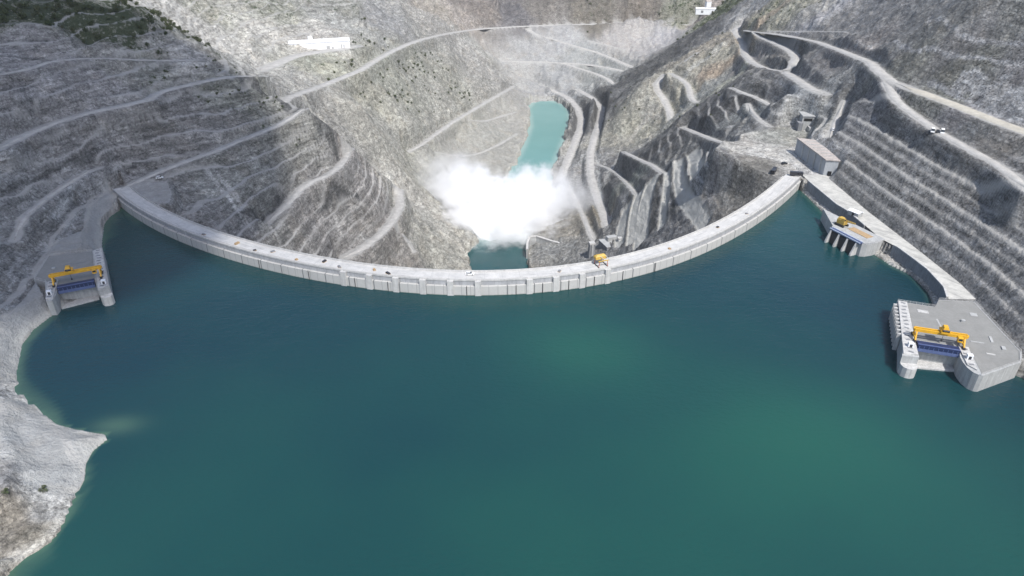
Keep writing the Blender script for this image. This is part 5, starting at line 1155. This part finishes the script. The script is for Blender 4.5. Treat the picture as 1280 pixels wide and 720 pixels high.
# ------------------------------------------------------------------ vehicles
def vehicle(name, loc, rz, kind, body, label, group=None):
    g = empty(name, loc, rz)
    tag(g, label, {"parked_car": "car", "parked_van": "van", "dump_truck": "truck"}[name], group)
    L, W_ = {"car": (4.4, 1.8), "van": (5.6, 2.1), "truck": (8.0, 2.5)}[kind]
    b = MB()
    if kind == "truck":
        b.box(-L / 2, L / 2, -W_ / 2, W_ / 2, 0.6, 1.2); b.build("chassis", M_DARK, g)
        b = MB(); b.box(L / 2 - 2.1, L / 2, -W_ / 2, W_ / 2, 1.21, 3.0, top=0.92); c = b.build("cab", body, g)
        b = MB(); b.box(L / 2 - .12, L / 2 + .03, -W_ / 2 + .25, W_ / 2 - .25, 2.0, 2.7); b.build("windscreen", M_GLASS, c)
        b = MB(); b.prism([(-L / 2, -W_ / 2 + .2), (L / 2 - 2.4, -W_ / 2 + .2), (L / 2 - 2.4, W_ / 2 - .2), (-L / 2, W_ / 2 - .2)], 1.21, 2.9, [(-L / 2 - .3, -W_ / 2), (L / 2 - 2.3, -W_ / 2), (L / 2 - 2.3, W_ / 2), (-L / 2 - .3, W_ / 2)]); b.build("tipper", body, g)
        wx = (-2.8, -1.6, 2.6)
    else:
        h1 = 0.95 if kind == "car" else 1.1
        b.box(-L / 2, L / 2, -W_ / 2, W_ / 2, 0.32, h1, top=0.96); b.build("body", body, g)
        b = MB()
        x0, x1 = (-L * .42, L * .22) if kind == "car" else (-L * .48, L * .34)
        zt = 1.5 if kind == "car" else 2.3
        b.prism([(x0, -W_ / 2 + .08), (x1, -W_ / 2 + .08), (x1, W_ / 2 - .08), (x0, W_ / 2 - .08)], h1 + .003, zt, [(x0 + .35, -W_ / 2 + .25), (x1 - .7, -W_ / 2 + .25), (x1 - .7, W_ / 2 - .25), (x0 + .35, W_ / 2 - .25)])
        b.build("windows", M_GLASS, g)
        b = MB(); b.box(x0 + .3, x1 - .65, -W_ / 2 + .2, W_ / 2 - .2, zt + .003, zt + .09); b.build("roof", body, g)
        wx = (-L * .3, L * .3)
    for x in wx:
        for sy in (-1, 1):
            b = MB(); r_ = 0.33 if kind != "truck" else 0.5
            b.cyl((x, sy * (W_ / 2 - .22), r_), (x, sy * (W_ / 2 + .03), r_), r_, 10); b.build("wheel", M_RUBBER, g)
    return g
VW = paint("white_paint", (0.8, 0.8, 0.8), 0.35); VD = paint("charcoal_paint", (0.03, 0.03, 0.035), 0.35); VO = paint("orange_paint", (0.55, 0.2, 0.04), 0.4)
GV = "vehicles parked in a row on the upper bench"
zb_ = 49.0
for i, (x, y, mt, nm, kd, lb) in enumerate(((242.5, 390.5, VD, "parked_car", "car", "dark car at the left end of the row on the upper bench"), (244.6, 389.4, VW, "parked_van", "van", "white van second from the left in the bench row"),
        (247.2, 388.6, VD, "parked_car", "car", "dark car in the middle of the row on the upper bench"), (249.4, 387.8, VW, "parked_van", "van", "white van at the right end of the bench row"))):
    vehicle(nm, (x, y, max(ground(x, y), 0) + 0.15), R(62), kd, mt, lb, GV)
vehicle("parked_car", (229.0, 478.4, ground(229, 478.4) + .1), R(70), "car", VW, "white car on the ramp above the pinkish roofed block")
vehicle("parked_car", (-231.5, 424.5, ground(-231.5, 424.5) + .5), R(20), "car", VW, "white car on the gravel road at the dam's left end")
s = arc_s_at_x(-20.9); xx, yy, nx, ny = arc(s)
vehicle("parked_car", (xx + nx * 7.6, yy + ny * 7.6, 7.53), math.atan2(ny, nx) - math.pi / 2, "car", VW, "white car driving along the middle of the dam crest")
vehicle("dump_truck", (176.3, 437.5, ground(176.3, 437.5) + .2), R(60), "truck", VD, "dark truck at the edge of the right abutment yard")
vehicle("dump_truck", (189.0, 430.5, 7.6), R(-12), "truck", VD, "dark truck parked where the crest meets the service road")
vehicle("parked_car", (189.5, 454.6, ground(189.5, 454.6) + .2), R(20), "car", VD, "dark car in the middle of the right abutment yard")

# ------------------------------------------------------------------ spray and foam at the plunge pool
def lumpy(name, c, rad, mat, seed, amp=0.28, sub=4, freq=2.2):
    bm = bmesh.new(); bmesh.ops.create_icosphere(bm, subdivisions=sub, radius=1.0)
    co = np.array([v.co[:] for v in bm.verts])
    n = fbm(co[:, 0] * 10 + co[:, 2] * 7, co[:, 1] * 10 - co[:, 2] * 6, 10 / freq, 4, seed, 0.55)
    for v, k in zip(bm.verts, n):
        v.co *= 1 + amp * float(k)
        v.co.x *= rad[0]; v.co.y *= rad[1]; v.co.z *= rad[2]
    me = bpy.data.meshes.new(name); bm.to_mesh(me); bm.free()
    me.polygons.foreach_set("use_smooth", [True] * len(me.polygons))
    me.materials.append(mat)
    o = bpy.data.objects.new(name, me); COL.objects.link(o); o.location = c
    return o
def spray_material(name, dens, thr, nscale):
    m = bpy.data.materials.new(name); m.use_nodes = True
    nt = m.node_tree
    nt.nodes.remove(nt.nodes["Principled BSDF"])
    v = nt.nodes.new("ShaderNodeVolumePrincipled")
    v.inputs['Color'].default_value = (1, 1, 1, 1); v.inputs['Anisotropy'].default_value = 0.0
    oc = nd(nt, "ShaderNodeTexCoord").outputs['Object']
    ln = nd(nt, "ShaderNodeVectorMath", operation='LENGTH'); nt.links.new(oc, ln.inputs[0])
    fall = math_(nt, 'SUBTRACT', 1.0, ln.outputs['Value'])
    n_ = noise(nt, oc, nscale, 6, 0.66)
    d = math_(nt, 'ADD', math_(nt, 'MULTIPLY', fall, 1.15), math_(nt, 'MULTIPLY', math_(nt, 'SUBTRACT', n_, thr), 5.2))
    d = math_(nt, 'MULTIPLY', math_(nt, 'MAXIMUM', d, 0.0), dens)
    d = math_(nt, 'MULTIPLY', d, ramp(nt, ln.outputs['Value'], (0.98, 0.75, 0.0, 1.0)))
    nt.links.new(d, v.inputs['Density'])
    nt.links.new(v.outputs[0], nt.nodes["Material Output"].inputs['Volume'])
    return m
M_SPRAY = spray_material("dense_spray", 0.24, 0.56, 3.8)
M_MIST = spray_material("thin_mist", 0.02, 0.5, 1.8)
M_BURST = spray_material("spray_burst", 0.10, 0.52, 3.0)
M_FOAM = concrete("foam", (0.9, 0.92, 0.93), 0.05, 0.1, 0.9, False)
sp = empty("spray", (0, 0, 0)); tag(sp, "white spray cloud bursting from the plunge pool", "spray", kind="stuff")
for i, (c, rd_, mt) in enumerate((((-16, 682, -140), (98, 74, 50), M_SPRAY), ((-48, 712, -124), (58, 44, 46), M_BURST), ((24, 706, -124), (52, 44, 48), M_BURST), ((40, 690, -120), (66, 56, 44), M_MIST), ((-72, 720, -112), (66, 56, 48), M_MIST), ((-10, 640, -138), (30, 34, 22), M_MIST))):
    bm = bmesh.new(); bmesh.ops.create_icosphere(bm, subdivisions=3, radius=1.0)
    me = bpy.data.meshes.new("spray_cloud"); bm.to_mesh(me); bm.free(); me.materials.append(mt)
    o = bpy.data.objects.new("spray_cloud", me); COL.objects.link(o); o.location = c; o.scale = rd_; o.parent = sp
fo = lumpy("foam", (-8, 694, -147), (60, 40, 20), M_FOAM, 77, 0.5, 5, 4.0)
tag(fo, "churning white foam heaped under the spray", "foam", kind="stuff")

# ------------------------------------------------------------------ clouds that shade the banks and the water
M_CLOUD = volume_material("cloud_vapour", 0.0009)
HC = 1000.0
off = (HC * math.tan(R(90 - SUN_EL)) * math.sin(R(SUN_AZ)), HC * math.tan(R(90 - SUN_EL)) * math.cos(R(SUN_AZ)))
for i, (tx, ty, tz, rx, ry, rz_) in enumerate(CLOUDS):
    k = (HC - tz) / HC
    for q, (sc_, mt_) in enumerate(((1.75, M_CLOUD), (1.5, M_CLOUD), (1.25, M_CLOUD), (1.0, M_CLOUD), (0.75, M_CLOUD), (0.5, M_CLOUD))):
        o = lumpy("cloud", (tx + off[0] * k, ty + off[1] * k, HC + q * 3), (rx * sc_, ry * sc_, rz_), M_CLOUD, 500 + i * 3 + q, 0.12, 3, 1.6)
        tag(o, None, None, None, "structure")

# ------------------------------------------------------------------ shrubs
M_LEAF = None
def leaf_material():
    m, nt, p = new_mat("scrub_leaves")
    pos = nd(nt, "ShaderNodeNewGeometry").outputs['Position']
    ri = nd(nt, "ShaderNodeObjectInfo").outputs['Random']
    n = noise(nt, pos, 1.3, 2, 0.6)
    c = mixc(nt, n, (0.030, 0.048, 0.020), (0.085, 0.105, 0.045))
    c = mixc(nt, math_(nt, 'MULTIPLY', ri, 0.6), c, (0.10, 0.10, 0.06))
    nt.links.new(c, p.inputs['Base Color']); p.inputs['Roughness'].default_value = 0.8
    p.inputs['Specular IOR Level'].default_value = 0.2
    return m
M_LEAF = leaf_material()
M_TWIG = paint("twig_bark", (0.10, 0.08, 0.06), 0.9)
def shrub_mesh(seed, n=150):
    rg = random.Random(seed)
    mb = MB()
    lobes = [(rg.uniform(-.45, .45), rg.uniform(-.45, .45), rg.uniform(.35, .95), rg.uniform(.35, .6)) for _ in range(5)]
    for _ in range(n):
        lx, ly, lz, lr = rg.choice(lobes)
        d = Vector((rg.gauss(0, 1), rg.gauss(0, 1), rg.gauss(0, 1))).normalized() * lr * rg.uniform(.6, 1.0)
        c = Vector((lx, ly, max(.05, lz))) + d
        if c.z < 0: c.z = abs(c.z)
        u = Vector((rg.gauss(0, 1), rg.gauss(0, 1), rg.gauss(0, 1))).normalized(); v = u.orthogonal().normalized()
        w_ = u.cross(v); s_ = rg.uniform(.10, .2)
        a = rg.uniform(0, 6.28)
        v, w_ = v * math.cos(a) + w_ * math.sin(a), w_ * math.cos(a) - v * math.sin(a)
        mb.add([c + v * s_, c + w_ * s_ * .7, c - v * s_, c - w_ * s_ * .7], [(0, 1, 2, 3)])
    for _ in range(4):
        mb.bar((0, 0, -.2), (rg.uniform(-.4, .4), rg.uniform(-.4, .4), rg.uniform(.5, .9)), .05)
    me = bpy.data.meshes.new("shrub"); me.from_pydata([tuple(p) for p in mb.v], [], mb.f); me.materials.append(M_LEAF)
    return me
SM = [shrub_mesh(k) for k in range(5)]
def in_view(x, y, z, m=-0.02):
    dz = z - 170; dep = y * 0.8660254 - dz * 0.5
    if dep < 10: return False
    u = 0.5 + x / dep * 853 / 1280; v = 0.5 - (y * 0.5 + dz * 0.8660254) / dep * 853 / 720
    return m < u < 1 - m and m < v < 1 - m
rng = np.random.default_rng(5)
ZONES = [  # label, group, bounds (x0,x1,y0,y1), count, size, min veg
    ("dark green shrub on the upper left hillside", (-420, -245, 440, 640), 170, (3.5, 7.5), 0.45),
    ("small green shrub on the left ridge behind the dam", (-260, -150, 430, 560), 34, (1.8, 3.4), 0.18),
    ("small olive shrub scattered over the sunlit middle spur", (-200, -40, 600, 1050), 105, (3.0, 5.6), 0.12),
    ("small shrub among the rocks of the right-hand ridges", (130, 360, 560, 1080), 48, (2.6, 5.0), 0.14),
    ("green bush on the far slopes at the head of the valley", (-200, 480, 1120, 1500), 30, (5.0, 9.0), 0.25),
]
for lab, (x0, x1, y0, y1), cnt, (sa, sb), vmin in ZONES:
    px = rng.uniform(x0, x1, 6000); py = rng.uniform(y0, y1, 6000)
    tv = tint_at(px.astype(np.float32), py.astype(np.float32))
    zz, at = terrain(px, py)
    clump = fbm(px, py, 40, 3, 33) * 0.35 + rng.random(6000) * 0.5
    ok = (tv[:, 3] > vmin) & (tv[:, 3] * 0.8 + clump > 0.45) & (at['carve'] < 0.3) & (at['flat'] < .1) & (at['shot'] < .1) & (zz > -138)
    k = 0
    for j in np.where(ok)[0]:
        if not in_view(px[j], py[j], zz[j]): continue
        o = bpy.data.objects.new("shrub", SM[(k * 7 + 3) % 5]); COL.objects.link(o)
        s_ = rng.uniform(sa, sb)
        o.location = (px[j], py[j], zz[j] - 0.15); o.scale = (s_ * .5, s_ * .5, s_ * rng.uniform(.4, .6)); o.rotation_euler = (0, 0, rng.uniform(0, 6.28))
        tag(o, lab, "shrub", lab.replace("dark green shrub", "shrubs").replace("small green shrub", "shrubs").replace("small olive shrub", "olive shrubs").replace("small shrub", "shrubs").replace("green bush", "bushes"))
        k += 1
        if k >= cnt: break
for (x, y, lb) in ((-150.5, 158.0, "green bush among the pale rocks at the lower left, the larger one"), (-157, 152.0, "green bush at the lower left corner, the smaller one")):
    o = bpy.data.objects.new("shrub", SM[1]); COL.objects.link(o)
    o.location = (x, y, ground(x, y) - .1); o.scale = (1.9, 1.6, 1.2) if 'larger' in lb else (1.4, 1.3, 1.0)
    tag(o, lb, "shrub")

# small stacks of material left lying on the crest
for k, (xx_, o_) in enumerate(((-172, 4.2), (-150, 5.5), (-137, 3.8), (-128, 6.6), (-112, 4.1), (-98, 7.2), (-88, 4.3), (-70, 6.0), (-62, 4.0), (25, 6.2), (86, 5.0), (120, 6.5), (141, 4.6))):
    s = arc_s_at_x(xx_); px_, py_, nx, ny = arc(s)
    g = empty("material_stack", (px_ + nx * o_, py_ + ny * o_, 7.52), random.uniform(0, 3))
    tag(g, "small dark stack of building material lying on the dam crest", "stack", "material stacks on the dam crest")
    L_ = random.uniform(.7, 1.5)
    b = MB(); b.box(-L_, L_, -.6, .6, 0.16, random.uniform(.5, .9), top=.9); b.build("load", (M_DARKC, M_BROWN, M_DARK)[k % 3], g)
    b = MB(); b.box(-L_ - .1, L_ + .1, -.7, .7, 0, .15); b.build("pallet", M_BROWN, g)

# ------------------------------------------------------------------ haze
b = MB(); b.box(-2200, 2200, -700, 2900, -260, 640)
hz = b.build("haze", volume_material("haze_air", HAZE, (0.93, 0.96, 1.0)))
tag(hz, "thin pale haze filling the valley", "haze", kind="stuff")
